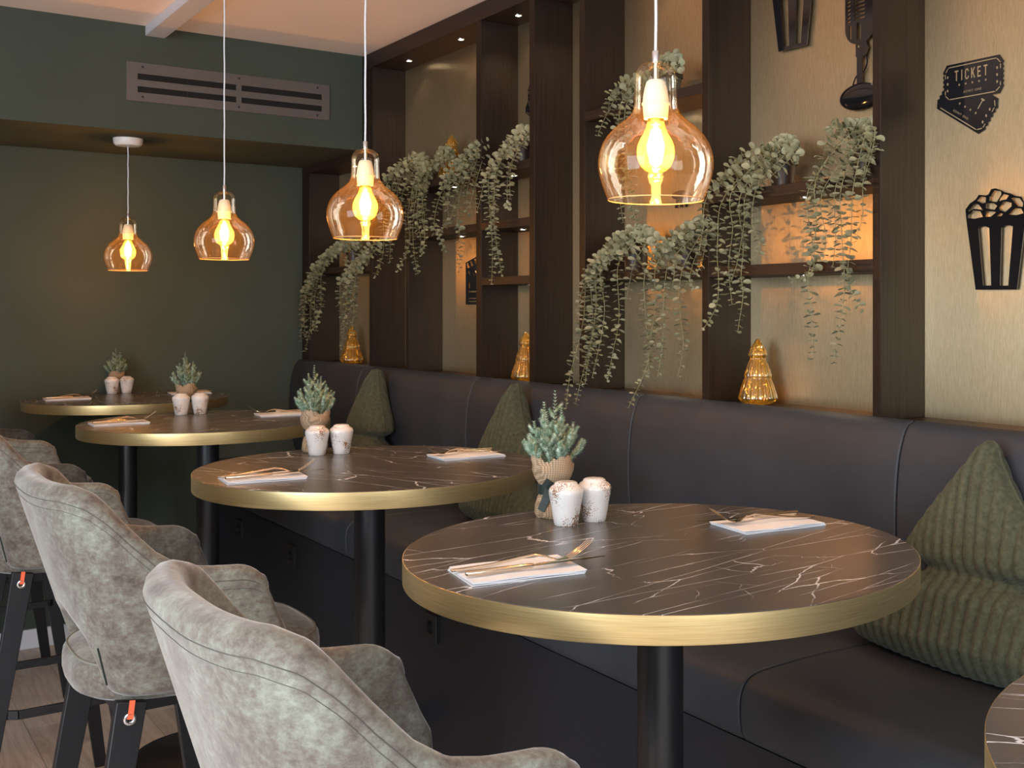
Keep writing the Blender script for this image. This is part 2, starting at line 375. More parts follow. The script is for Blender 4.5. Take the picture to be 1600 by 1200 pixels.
# ---------------------------------------------------------------- shelving wall (front X 2.0, back panels X 2.157)
XF, XB, T = 2.0, 2.157, 0.030
shelf = thing('shelving_wall', 'dark wood shelving wall with brushed brass back panels above the bench', 'shelving', (XF, 3.0, 1.25))
def loc_box(a, b): return MB().box((a[0]-XF, a[1]-3.0, a[2]-1.25), (b[0]-XF, b[1]-3.0, b[2]-1.25))
ZT = ZC - 0.003
ups = [(5.496, 5.594, 1.237, 2.175), (4.710, 4.745, 1.237, 2.567), (4.339, 4.364, 1.237, 1.985), (3.707, 3.747, 1.237, 2.567),
       (3.327, 3.361, 1.237, 2.567), (3.014, 3.047, 1.237, 2.567), (2.397, 2.425, 1.237, 2.567), (1.775, 1.800, 1.237, 2.567),
       (1.155, 1.180, 1.237, 2.567), (0.535, 0.560, 1.237, 2.567)]
for y0, y1, z0, z1 in ups: obj('upright_board', loc_box((XF, y0, z0), (XB, y1, z1)), M['dark_wood'], shelf, bevel=0.001)
obj('upright_board', loc_box((XF, 4.747, ZS-0.035), (XB, YB-0.001, 2.567)), M['dark_wood'], shelf, bevel=0.001)
obj('top_board', loc_box((XF, 0.535, 2.5675), (XB, YB-0.001, ZT)), M['dark_wood_h'], shelf, bevel=0.001)
obj('top_board', loc_box((XF, YB, 2.1755), (XB, YW-0.004, ZS-0.001)), M['dark_wood_h'], shelf, bevel=0.001)
obj('bottom_board', loc_box((XF, 0.535, 1.205), (XB, YW-0.004, 1.2368)), M['dark_wood_h'], shelf)
shv = [(4.7455, 5.4955, 1.696), (3.7475, 4.7095, 2.016), (3.3615, 3.7065, 2.016), (3.7475, 4.3385, 1.815), (3.3615, 3.7065, 1.815),
       (3.3615, 3.7065, 1.613), (2.4255, 3.0135, 2.127), (2.4255, 3.0135, 1.613), (1.8005, 2.3965, 1.815), (1.8005, 2.3965, 1.613)]
for y0, y1, zt in shv: obj('shelf_board', loc_box((XF+0.0005, y0, zt-0.029), (XB, y1, zt)), M['dark_wood_h'], shelf, bevel=0.001)
bays = [(0.56, 1.155), (1.18, 1.775), (1.80, 2.397), (2.425, 3.014), (3.047, 3.327), (3.361, 3.707), (3.747, 4.710), (4.745, 5.496)]
for y0, y1 in bays:
    obj('back_panel', loc_box((XB, y0-0.012, 1.22), (XB+0.012, y1+0.012, 2.174 if y0 > 4.7 else ZT)), M['brass_panel'], shelf)
spots = [(4.50, 2.5675), (4.02, 2.5675), (3.57, 2.5675), (3.16, 2.5675), (2.72, 2.5675), (2.10, 2.5675), (1.48, 2.5675), (4.074, 1.987), (3.602, 1.987),
         (4.50, 1.987), (4.011, 1.786), (3.538, 1.786), (3.483, 1.584), (2.10, 1.584), (2.10, 1.786), (2.72, 2.098), (2.75, 1.584), (5.10, 1.667), (5.10, 2.1755)]
for y, z in spots:
    mb = MB().lathe([(0.0, -0.0022), (0.009, -0.0022), (0.0095, -0.0016), (0.0095, 0)], 16)
    mr = MB().lathe([(0.0096, -0.001), (0.0098, -0.0028), (0.014, -0.0028), (0.0150, -0.0012), (0.0150, 0)], 20)
    sp = obj('spotlight', mr, M['chrome'], shelf, loc=(0.078, y-3.0, z-1.25)); sp['label'] = 'small recessed spotlight'
    obj('lens', mb, M['led'], sp)
    l = bpy.data.lights.new('spotlight_beam', 'SPOT'); l.energy = 3.0 if z > 2.3 else 1.6; l.color = (1, 0.84, 0.62); l.spot_size = 1.9; l.spot_blend = 0.8; l.shadow_soft_size = 0.008
    lo = bpy.data.objects.new('spotlight_beam', l); C.objects.link(lo); lo.location = (XF+0.078, y, z-0.006)

# ---------------------------------------------------------------- bench
bench = thing('upholstered_bench', 'long charcoal leatherette banquette along the shelving wall', 'bench', (1.5, 3.0, 0))
seams = [-0.35, 0.66, 1.672, 2.680, 3.700, 4.742, 5.592]
def loft_module(prof, y0, y1, r=0.0045):
    cx = sum(p[0] for p in prof)/len(prof); cz = sum(p[1] for p in prof)/len(prof)
    n = len(prof); nor = []
    for i in range(n):
        a = Vector(prof[i-1]); c_ = Vector(prof[(i+1) % n]); t = (c_-a).normalized(); nn = Vector((t.y, -t.x))
        if nn.dot(Vector((cx, cz))-Vector(prof[i])) < 0: nn = -nn
        nor.append(nn)
    rs = []
    st = [(y0+0.0017, r), (y0+0.0020, r*0.6), (y0+0.003, r*0.25), (y0+0.006, r*0.06), (y0+0.011, 0)]
    mid = [(y0+(y1-y0)*k/8, 0) for k in range(1, 8)]
    en = [(y0+y1-a, d) for a, d in reversed(st)]
    for y, d in st+mid+en:
        rs.append([(p[0]+nn.x*d-1.5, y-3.0, p[1]+nn.y*d) for p, nn in zip(prof, nor)])
    return MB().rings(rs)
def smooth_prof(pts, k=5):
    n = len(pts); out = []
    for i in range(n-1):
        p0, p1, p2, p3 = (Vector(pts[max(i-1, 0)]), Vector(pts[i]), Vector(pts[i+1]), Vector(pts[min(i+2, n-1)]))
        for j in range(k):
            t = j/k; out.append(tuple(0.5*((2*p1)+(p2-p0)*t+(2*p0-5*p1+4*p2-p3)*t*t+(3*p1-p0-3*p2+p3)*t**3)))
    out.append(tuple(pts[-1])); return out
backp = smooth_prof([(1.965, 0.775), (1.945, 0.86), (1.934, 0.96), (1.932, 1.06), (1.940, 1.15), (1.955, 1.205), (1.973, 1.236), (1.998, 1.246)], 4) + [(1.9985, 1.20), (1.9985, 0.66), (1.985, 0.66)]
seatp = smooth_prof([(1.487, 0.646), (1.477, 0.665), (1.474, 0.715), (1.482, 0.748), (1.505, 0.768), (1.56, 0.775), (1.70, 0.777), (1.90, 0.770), (1.955, 0.764)], 4) + [(1.962, 0.75), (1.962, 0.642), (1.50, 0.642)]
for i in range(len(seams)-1):
    obj('back_cushion', loft_module(backp, seams[i], seams[i+1]), M['leather'], bench, ang=60)
    obj('seat_cushion', loft_module(seatp, seams[i], seams[i+1]), M['leather'], bench, ang=60)
obj('plinth', MB().box((-0.010, -3.35, 0), (0.498, 2.59, 0.6415)), M['plinth'], bench)
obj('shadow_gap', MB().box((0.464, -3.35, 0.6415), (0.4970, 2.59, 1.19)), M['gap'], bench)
def socket(y, z, label):
    t = thing('wall_socket', label, 'socket', (1.49, y, z), group=None)
    mb = MB()
    o_ = [(-0.040, -0.040), (0.040, -0.040), (0.040, 0.040), (-0.040, 0.040)]
    R = 24; rs = []
    sq = []
    for k in range(R):
        a = 2*PI*k/R+PI/4; cx_, cy_ = math.cos(a), math.sin(a); q = 0.040/max(abs(cx_), abs(cy_)); sq.append((cx_*q, cy_*q))
    cir = lambda r: [(r*math.cos(2*PI*k/R+PI/4), r*math.sin(2*PI*k/R+PI/4)) for k in range(R)]
    rs = [[(0, a, b) for a, b in sq], [(-0.009, a, b) for a, b in sq], [(-0.010, a*0.97, b*0.97) for a, b in sq], [(-0.010, a, b) for a, b in cir(0.0225)]]
    obj('frame', MB().rings(rs, True, False), M['black_satin'], t)
    obj('insert', MB().rings([[(-0.0095, a, b) for a, b in cir(0.0222)], [(-0.0095, a, b) for a, b in cir(0.020)], [(-0.0012, a, b) for a, b in cir(0.0195)]], False, True), M['black_satin'], t)
    for s_ in (-1, 1):
        obj('pin_hole', MB().rings([[(-0.0016-0.0002*q, s_*0.0095+r*math.cos(k*PI/5), r*math.sin(k*PI/5)) for k in range(10)] for q, r in ((0, 0.0028), (1, 0.0026))]), M['gap'], t)
    return t
socket(3.06, 0.552, 'black square wall socket on the bench plinth left of the front table pedestal')
socket(1.93, 0.545, 'black wall socket at the bottom right of the front table pedestal, cut by the frame')
socket(4.27, 0.552, 'black wall socket on the plinth between the second and third table pedestals')
socket(4.92, 0.552, 'farthest black wall socket, on the dark plinth near the corner')
br = thing('foot_bracket', 'low black metal foot bracket sticking out of the bench plinth behind the front stool', 'bracket', (1.489, 3.17, 0.225))
obj('arm', MB().box((-0.32, -0.02, 0.0), (-0.010, 0.02, 0.045)), M['black_metal'], br, bevel=0.002)
obj('wall_plate', MB().box((-0.0095, -0.028, -0.01), (0.0, 0.028, 0.055)), M['black_metal'], br, bevel=0.001)

# ---------------------------------------------------------------- tables
def make_table():
    t = thing('round_table', '', 'table', (0, 0, 0), group='round marble bar tables in a row')
    top = MB().lathe([(0, 0), (0.10, 0), (0.20, 0), (0.30, 0), (0.3985, 0), (0.3992, -0.0006)], 160, (0, 0, 1.1195))
    obj('tabletop', top, M['marble'], t)
    edge = MB().lathe([(0.3985, 1.1188), (0.4, 1.1185), (0.4, 1.083), (0.3993, 1.0815), (0.36, 1.0812)], 160)
    o = obj('edge_band', edge, M['brass_edge'], t); o['label'] = 'brushed brass edge band'
    und = MB().lathe([(0.3984, 1.0816), (0.1, 1.0814), (0.0, 1.0814)], 64)
    obj('underside', und, M['black_satin'], t)
    obj('mounting_plate', MB().lathe([(0.0, 1.081), (0.16, 1.081), (0.16, 1.074), (0.0, 1.074)], 40), M['black_metal'], t)
    obj('pedestal', MB().lathe([(0.0365, 1.074), (0.0365, 0.022)], 40, cap0=False), M['black_metal'], t)
    obj('base_plate', MB().lathe([(0.0365, 0.022), (0.06, 0.016), (0.225, 0.010), (0.235, 0.006), (0.235, 0.0), (0.0, 0.0)], 72), M['black_metal'], t)
    return t
TABS = [(1.084, 1.418, 0.15), (1.084, 2.570, 2.0), (1.080, 3.930, 3.6), (1.086, 5.150, 4.6), (1.084, 0.308, 5.4)]
TL = ['nearest whole round marble table with a brass edge, in front of the large green cushion', 'second round marble table from the front, behind the nearest stool',
      'third round marble table from the front, glowing orange at its left end', 'farthest round marble table, beside the green back wall',
      'round marble table cut off at the bottom right corner of the picture']
t0 = make_table()
for i, ((x, y, a), lab) in enumerate(zip(TABS, TL)):
    t = t0 if i == 0 else copy_thing(t0, (0, 0, 0))
    t.location = (x, y, 0); t.rotation_euler = (0, 0, a); t['label'] = lab

# ---------------------------------------------------------------- bar stools
def smooth(a, b, x):
    t = max(0, min(1, (x-a)/(b-a))); return t*t*(3-2*t)
def cr(pts, k=8):
    pts = [Vector(p) for p in pts]; n = len(pts); out = []
    for i in range(n-1):
        p0, p1, p2, p3 = pts[max(i-1, 0)], pts[i], pts[i+1], pts[min(i+2, n-1)]
        for j in range(k):
            t = j/k; out.append(0.5*((2*p1)+(p2-p0)*t+(2*p0-5*p1+4*p2-p3)*t*t+(3*p1-p0-3*p2+p3)*t**3))
    out.append(pts[-1]); return out
X0 = 0.62
def shell_half():           # stations from back centre (s=0) to the arm front (s=1): (x(z), y(z), ztop, zbot)
    st = []
    # plan control points at the top rim and at the bottom: (x, y)
    top = cr([(0.318, 0.0), (0.322, 0.10), (0.345, 0.185), (0.393, 0.238), (0.455, 0.262), (0.54, 0.270), (0.63, 0.272), (0.70, 0.270)], 7)
    bot = cr([(0.435, 0.0), (0.437, 0.08), (0.445, 0.150), (0.462, 0.205), (0.50, 0.232), (0.56, 0.240), (0.64, 0.242), (0.72, 0.240)], 7)
    return top, bot
def make_stool(label):
    t = thing('bar_stool', label, 'chair', (0, 0, 0), group='velour bar stools in a row')
    top, bot = shell_half(); n = len(top)
    def ztop(x, s):
        pts = [(0.0, 1.178), (0.355, 1.172), (0.39, 1.158), (0.42, 1.130), (0.455, 1.088), (0.50, 1.042), (0.545, 1.014), (0.60, 1.003), (0.66, 0.998), (1, 0.980)]
        for (a, za), (b, zb) in zip(pts, pts[1:]):
            if x <= b: return za+(zb-za)*((x-a)/(b-a)) - (0.044-math.sqrt(max(0, 0.044**2-(x-0.662)**2)) if x > 0.662 else 0)
    def zbot(i):
        y = bot[i].y
        if y < 0.125: return 0.905 - 0.045*(y/0.125)**2
        xr = max(0, top[i].x-0.645); return 0.860 + (0.765-0.860)*smooth(0.125, 0.165, y) + 0.060-math.sqrt(max(0, 0.060**2-xr**2))
    stations = []
    for i in range(n):
        stations.append((i, 0.0))
    def P_(i, z, off):
        tx, bx = top[i], bot[i]
        k = (z-0.765)/(1.15-0.765)
        # bulged interpolation between bottom and top plan
        k = max(0, min(1.05, k)); kk = k
        x = bx.x + (tx.x-bx.x)*kk; y = bx.y + (tx.y-bx.y)*math.sin(min(1, kk)*PI/2)**0.8
        j0, j1 = max(i-1, 0), min(i+1, n-1)
        tt = (top[j1]-top[j0])*kk + (bot[j1]-bot[j0])*(1-kk); tt = Vector((tt.x, tt.y)).normalized()
        nn = Vector((tt.y, -tt.x))     # towards inside for the +y half
        if i == 0: nn = Vector((1, 0))
        if i > n*0.62:                  # straight arm: x runs to the slanted front edge
            s = (i-n*0.62)/(n-1-n*0.62); xa = x
            front = 0.700 + 0.34*max(0, 0.985-z) if z > 0.84 else 0.700+0.34*0.145
            pass
            pass
            base = bx.x+(tx.x-bx.x)*kk
            end = bot[-1].x+(top[-1].x-bot[-1].x)*kk
            x = base + (front-end)*s**1.2
        return x + nn.x*off, y + nn.y*off
    def cross(i, th, inset=0.0):
        zt = ztop(top[i].x, 0)-inset; zb = zbot(i)+inset; r = th/2; pts = []
        zs_ = [zb+r+(zt-zb-2*r)*k/12 for k in range(13)]
        o0 = inset*0.5
        for z in zs_: x, y = P_(i, z, o0); pts.append((x, y, z))
        for a in (30, 60, 90, 120, 150):
            c_ = r-r*math.cos(math.radians(a)); x, y = P_(i, zt-r, o0+c_*(th-2*o0)/th); pts.append((x, y, zt-r+r*math.sin(math.radians(a))))
        for z in reversed(zs_): x, y = P_(i, z, th-o0); pts.append((x, y, z))
        for a in (150, 120, 90, 60, 30):
            c_ = r-r*math.cos(math.radians(a)); x, y = P_(i, zb+r, o0+c_*(th-2*o0)/th); pts.append((x, y, zb+r-r*math.sin(math.radians(a))))
        return pts
    rs = []
    for i in range(n):
        th = 0.050 - 0.012*smooth(0.36, 0.55, top[i].x)
        rs.append([Vector((x-X0, y, z)) for x, y, z in cross(i, th)])
    # rounded closing of the front edge
    last = rs[-1]; cen = [ (last[k]+last[(-k-6) % len(last)])/2 for k in range(len(last))]
    m_ = len(last)
    pair = lambda k: (30-k) if k <= 30 else (36+30-k)
    for d, sc in ((0.008, 0.85), (0.013, 0.5), (0.015, 0.12)):
        ring = []
        for k in range(m_):
            q = pair(k) % m_; mid = (last[k]+last[q])/2
            q_ = mid + (last[k]-mid)*sc + Vector((d, 0, 0)); q_.z = 0.88+(q_.z-0.88)*(1-0.36*(1-sc)); ring.append(q_)
        rs.append(ring)
    mir = [[Vector((p.x, -p.y, p.z)) for p in r] for r in rs[1:]]
    allr = list(reversed(mir)) + rs
    mb = MB().rings(allr); obj('backrest_shell', mb, M['velour'], t, ang=80)
    # top stitching and piping that follow the rim on the outside
    def rim_line(dz, off, rad, name, i0=0):
        pts = []
        for i in range(i0, n-1):
            zt = ztop(top[i].x, 0)-dz; x, y = P_(i, zt, off); pts.append(Vector((x-X0, y, zt)))
        return pts
    for dz, name, mat_, rad in ((0.028, 'seam', M['thread'], 0.0008), (0.045, 'stitching', M['thread'], 0.00045)):
        h = rim_line(dz, -0.0003, rad, name)
        full = [Vector((p.x, -p.y, p.z)) for p in reversed(h[1:])] + h
        obj(name, MB().tube(full, rad, 5), mat_, t)
    for s_ in (-1, 1):
        pts = []
        idx = next(i for i in range(n) if bot[i].y > 0.166)
        for k in range(9):
            z = 0.785+0.075*k/8; x, y = P_(idx, z, -0.001); pts.append((x-X0, s_*y, z))
        obj('piping', MB().tube(pts, 0.0020, 6), M['ribbon'], t)
    # seat pad
    prof = [(0.80, 0.742), (0.93, 0.744), (0.985, 0.752), (1.0, 0.768), (1.0, 0.790), (0.992, 0.803), (0.965, 0.813), (0.90, 0.820), (0.75, 0.827), (0.5, 0.832), (0.2, 0.834)]
    rs = []
    for sc, z in prof:
        ring = []
        for k in range(64):
            a = 2*PI*k/64; c_, s_ = math.cos(a), math.sin(a); e = 2/3.2
            px_ = math.copysign(abs(c_)**e, c_); py_ = math.copysign(abs(s_)**e, s_)
            wy = 0.215 if px_ > 0 else 0.205
            ring.append((0.645-X0 + 0.243*sc*px_, wy*sc*py_*(1-0.06*max(0, -px_)), z))
        rs.append(ring)
    obj('seat', MB().rings(rs), M['velour'], t, ang=70)
    ring = [Vector(p) + Vector((0, 0, 0)) for p in rs[6]] ; ring.append(ring[0])
    obj('seat_piping', MB().tube([p*1.0 for p in ring], 0.0022, 6, caps=False), M['piping'], t)
    obj('seat_frame', MB().box((-0.16, -0.17, 0.722), (0.18, 0.17, 0.744)), M['black_satin'], t)
    legs = {}
    for sx, xt, xb_ in ((-1, 0.478-X0, 0.352-X0), (1, 0.665-X0, 0.765-X0)):
        for sy in (-1, 1):
            yt, yb_ = sy*0.205, sy*0.245
            mb = MB().bar((xt, yt, 0.757), (xb_, yb_, 0.0), 0.054, 0.026, (1, 0, 0), 0.034, 0.022)
            L_ = obj('leg', mb, M['black_satin'], t, bevel=0.0015); legs[(sx, sy)] = (xt, yt, xb_, yb_, L_)
    zr = 0.372; f = (0.757-zr)/0.757
    cn = {k: (v[0]+(v[2]-v[0])*f, v[1]+(v[3]-v[1])*f) for k, v in legs.items()}
    rx, fx, ry = cn[(-1, 1)][0], cn[(1, 1)][0], cn[(1, 1)][1]
    o_ = 0.020
    loop = [(rx+0.05, -ry-o_), (fx-0.02, -ry-o_), (fx+o_+0.012, -ry+0.03), (fx+o_+0.012, ry-0.03), (fx-0.02, ry+o_), (rx+0.05, ry+o_), (rx-o_-0.012, ry-0.035), (rx-o_-0.012, -ry+0.035)]
    for k in range(8):
        a, b_ = loop[k], loop[(k+1) % 8]
        obj('footrest_bar', MB().bar((a[0], a[1], zr), (b_[0], b_[1], zr), 0.024, 0.012, (0, 0, 1)), M['black_metal'], t, bevel=0.001)
    # orange ribbon and ring at the top of the rear leg facing the room
    xt, yt, xb_, yb_, L_ = legs[(-1, -1)]
    def on_leg(z): q = (0.757-z)/0.757; return xt+(xb_-xt)*q, yt+(yb_-yt)*q
    gx, gy = on_leg(0.728); gy -= 0.0145
    r1 = [[(gx+r*math.cos(a*PI/12), gy-h, 0.728+r*math.sin(a*PI/12)) for a in range(24)] for r, h in ((0.0115, -0.002), (0.0115, 0.0012), (0.0095, 0.002), (0.0068, 0.002), (0.0052, 0.001), (0.0052, -0.002))]
    o = obj('grommet', MB().rings(r1, False, False), M['chrome'], t); o['label'] = 'round metal eyelet in the leg'
    x2, y2 = on_leg(0.757)
    o = obj('ribbon_loop', MB().bar((gx, gy-0.0022, 0.728), (x2, y2-0.0150, 0.762), 0.010, 0.0012, (1, 0, 0)), M['orange_tape'], t); o['label'] = 'orange ribbon loop'
    return t
ST = [(1.345, 0.0, 'nearest grey-green velour bar stool, its back filling the bottom of the picture'), (2.485, 0.008, 'second grey-green velour bar stool, with a gap between back and seat in view'),
      (3.775, 0.0, 'third velour bar stool, cut by the left edge with an orange ribbon on its leg'), (5.05, 0.035, 'farthest velour bar stool, only its arms showing at the left edge')]
s0 = make_stool(ST[0][2])
for i, (y, dx, lab) in enumerate(ST):
    s_ = s0 if i == 0 else copy_thing(s0, (0, 0, 0), label=lab)
    s_.location = (X0+dx, y, 0)

# ---------------------------------------------------------------- pendant lamps
def lamp_parts(t, cord_top, canopy):
    shade = [(0.0065, 0.0), (0.014, -0.0005), (0.022, -0.003), (0.028, -0.008), (0.0322, -0.016), (0.0338, -0.026), (0.0340, -0.045), (0.0345, -0.062), (0.0352, -0.071), (0.0375, -0.079),
             (0.0420, -0.086), (0.0500, -0.093), (0.0590, -0.0995), (0.0690, -0.1080), (0.0780, -0.1180), (0.0855, -0.1300), (0.0905, -0.1440), (0.0928, -0.1580), (0.0925, -0.1710), (0.0900, -0.1840), (0.0850, -0.2000), (0.0790, -0.2160), (0.0775, -0.2200)]
    pr = []
    for i in range(len(shade)-1):
        for k in range(3):
            q = k/3; pr.append((shade[i][0]*(1-q)+shade[i+1][0]*q, shade[i][1]*(1-q)+shade[i+1][1]*q))
    pr.append(shade[-1])
    o = obj('glass_shade', MB().lathe(pr, 72), M['shade_glass'], t, ang=80); o['label'] = 'clear amber glass shade'
    obj('shade_rim', MB().lathe([(0.0764, -0.2196), (0.0771, -0.2212), (0.0781, -0.2206), (0.0777, -0.2194)], 72), M['rim_glass'], o)
    obj('metal_cap', MB().lathe([(0.0, 0.019), (0.0055, 0.019), (0.0062, 0.018), (0.0062, 0.0005), (0.009, 0.0002), (0.009, -0.0015), (0.0045, -0.0016), (0.0045, -0.029), (0, -0.029)], 24), M['chrome'], t)
    obj('cord', MB().tube([(0.0006*math.sin(k*1.9), 0.0006*math.cos(k*1.3), 0.019+(cord_top-0.019)*k/14) for k in range(15)], 0.0024, 8), M['cord'], t)
    if canopy: obj('canopy', MB().lathe([(0.0, -0.033), (0.030, -0.033), (0.048, -0.030), (0.055, -0.022), (0.058, -0.008), (0.058, 0), (0, 0)], 48, (0, 0, cord_top)), M['white_plastic'], t)
    else: obj('cord_grip', MB().lathe([(0.0, -0.014), (0.006, -0.014), (0.009, -0.010), (0.009, 0), (0, 0)], 20, (0, 0, cord_top)), M['white_plastic'], t)
    h = obj('lamp_holder', MB().lathe([(0.0, -0.028), (0.012, -0.028), (0.0155, -0.031), (0.0185, -0.042), (0.0208, -0.056), (0.0212, -0.063), (0.0228, -0.065), (0.0228, -0.068), (0.0212, -0.069), (0.0205, -0.080), (0.0192, -0.090), (0.0, -0.090)], 40), M['white_plastic'], t)
    bulb = obj('bulb', MB().lathe([(0.0135, -0.090), (0.0140, -0.096), (0.0155, -0.103), (0.0195, -0.113), (0.0255, -0.123), (0.0298, -0.134), (0.0308, -0.144), (0.0292, -0.155), (0.0245, -0.166), (0.0165, -0.1735), (0.007, -0.1765), (0.0, -0.177)], 40), M['bulb_glass'], t, ang=80)
    obj('bulb_cap', MB().lathe([(0.0, -0.0895), (0.0130, -0.0895), (0.0134, -0.096), (0.010, -0.100), (0.0, -0.101)], 24), M['chrome'], bulb)
    fm = MB()
    for k in range(6):
        a, b_ = k*PI/3, (k+0.5)*PI/3
        fm.tube([(0.006*math.cos(a), 0.006*math.sin(a), -0.108), (0.0125*math.cos(b_), 0.0125*math.sin(b_), -0.134), (0.0085*math.cos(a+PI/3), 0.0085*math.sin(a+PI/3), -0.160)], 0.0021, 6)
    fm.lathe([(0.0, -0.100), (0.0035, -0.102), (0.003, -0.165), (0, -0.166)], 10)
    obj('filament', fm, M['filament'], bulb)
    l = bpy.data.lights.new('bulb_light', 'POINT'); l.energy = BULB_W; l.color = (1.0, 0.50, 0.15); l.shadow_soft_size = 0.010
    lo = bpy.data.objects.new('bulb_light', l); C.objects.link(lo); lo.parent = t; lo.location = (0, 0, -0.140)
BULB_W = 11.5
M['cord'] = plain('clear_textile_cord', (0.62, 0.66, 0.72), 0.3, namt=0.1, nscale=400)
M['rim_glass'] = plain('amber_rim_glass', (0.95, 0.50, 0.18), 0.1, namt=0.05, coat=1.0)
PEND = [(1.094, 1.443, 1.891, 'nearest and largest-looking amber glass pendant lamp, over the front table'), (1.104, 2.644, 1.891, 'amber glass pendant lamp hanging over the second table, left of the shelves'),
        (1.082, 3.746, 1.879, 'amber glass pendant lamp hanging by a long cord in front of the vent grille'), (1.070, 5.070, 1.879, 'farthest amber glass pendant lamp, on a round white canopy under the green soffit')]
for i, (x, y, z, lab) in enumerate(PEND):
    t = thing('pendant_lamp', lab, 'lamp', (x, y, z), group='amber glass pendant lamps over the tables')
    lamp_parts(t, (ZS if i == 3 else ZC-0.040)-z, i == 3)

# ---------------------------------------------------------------- things on the tables
TZ = 1.1196
shp = [(0.0, 0.0), (0.0195, 0.0), (0.0210, 0.002), (0.0232, 0.015), (0.0262, 0.033), (0.0290, 0.048), (0.0304, 0.056), (0.0304, 0.060), (0.0285, 0.0645), (0.0240, 0.0685), (0.0205, 0.0705), (0.0195, 0.0735), (0.0165, 0.0755), (0.010, 0.0765), (0.0, 0.0768)]
def make_shaker(holes):
    t = thing('shaker', '', 'shaker', group='speckled stoneware shakers on the tables')
    obj('body', MB().lathe(shp, 44), M['stoneware'], t, ang=50)
    for k in range(holes):
        a = 2*PI*k/holes; r = 0.0 if holes == 1 else 0.006
        o = obj('pour_hole', MB().lathe([(0.0, 0.0003), (0.0011, 0.0003), (0.0013, 0)], 10, (r*math.cos(a), r*math.sin(a), 0.0764)), M['gap'], t)
    return t
sh1, sh2 = make_shaker(1), make_shaker(3)
SHK = [((1.062, 1.660), (1.124, 1.664), 'front table', 'nearest'), ((1.054, 2.838), (1.116, 2.830), 'second table from the front', ''),
       ((1.064, 4.205), (1.127, 4.200), 'third table from the front', ''), ((1.080, 5.435), (1.143, 5.440), 'farthest table', '')]
for i, (a, b_, nm, _) in enumerate(SHK):
    o = sh1 if i == 0 else copy_thing(sh1, (0, 0, 0)); o.location = (*a, TZ); o.rotation_euler[2] = i*1.3
    o['label'] = 'left one of the two speckled white shakers on the ' + nm
    o = sh2 if i == 0 else copy_thing(sh2, (0, 0, 0)); o.location = (*b_, TZ); o.rotation_euler[2] = 2+i*1.7
    o['label'] = 'right one of the two speckled white shakers on the ' + nm

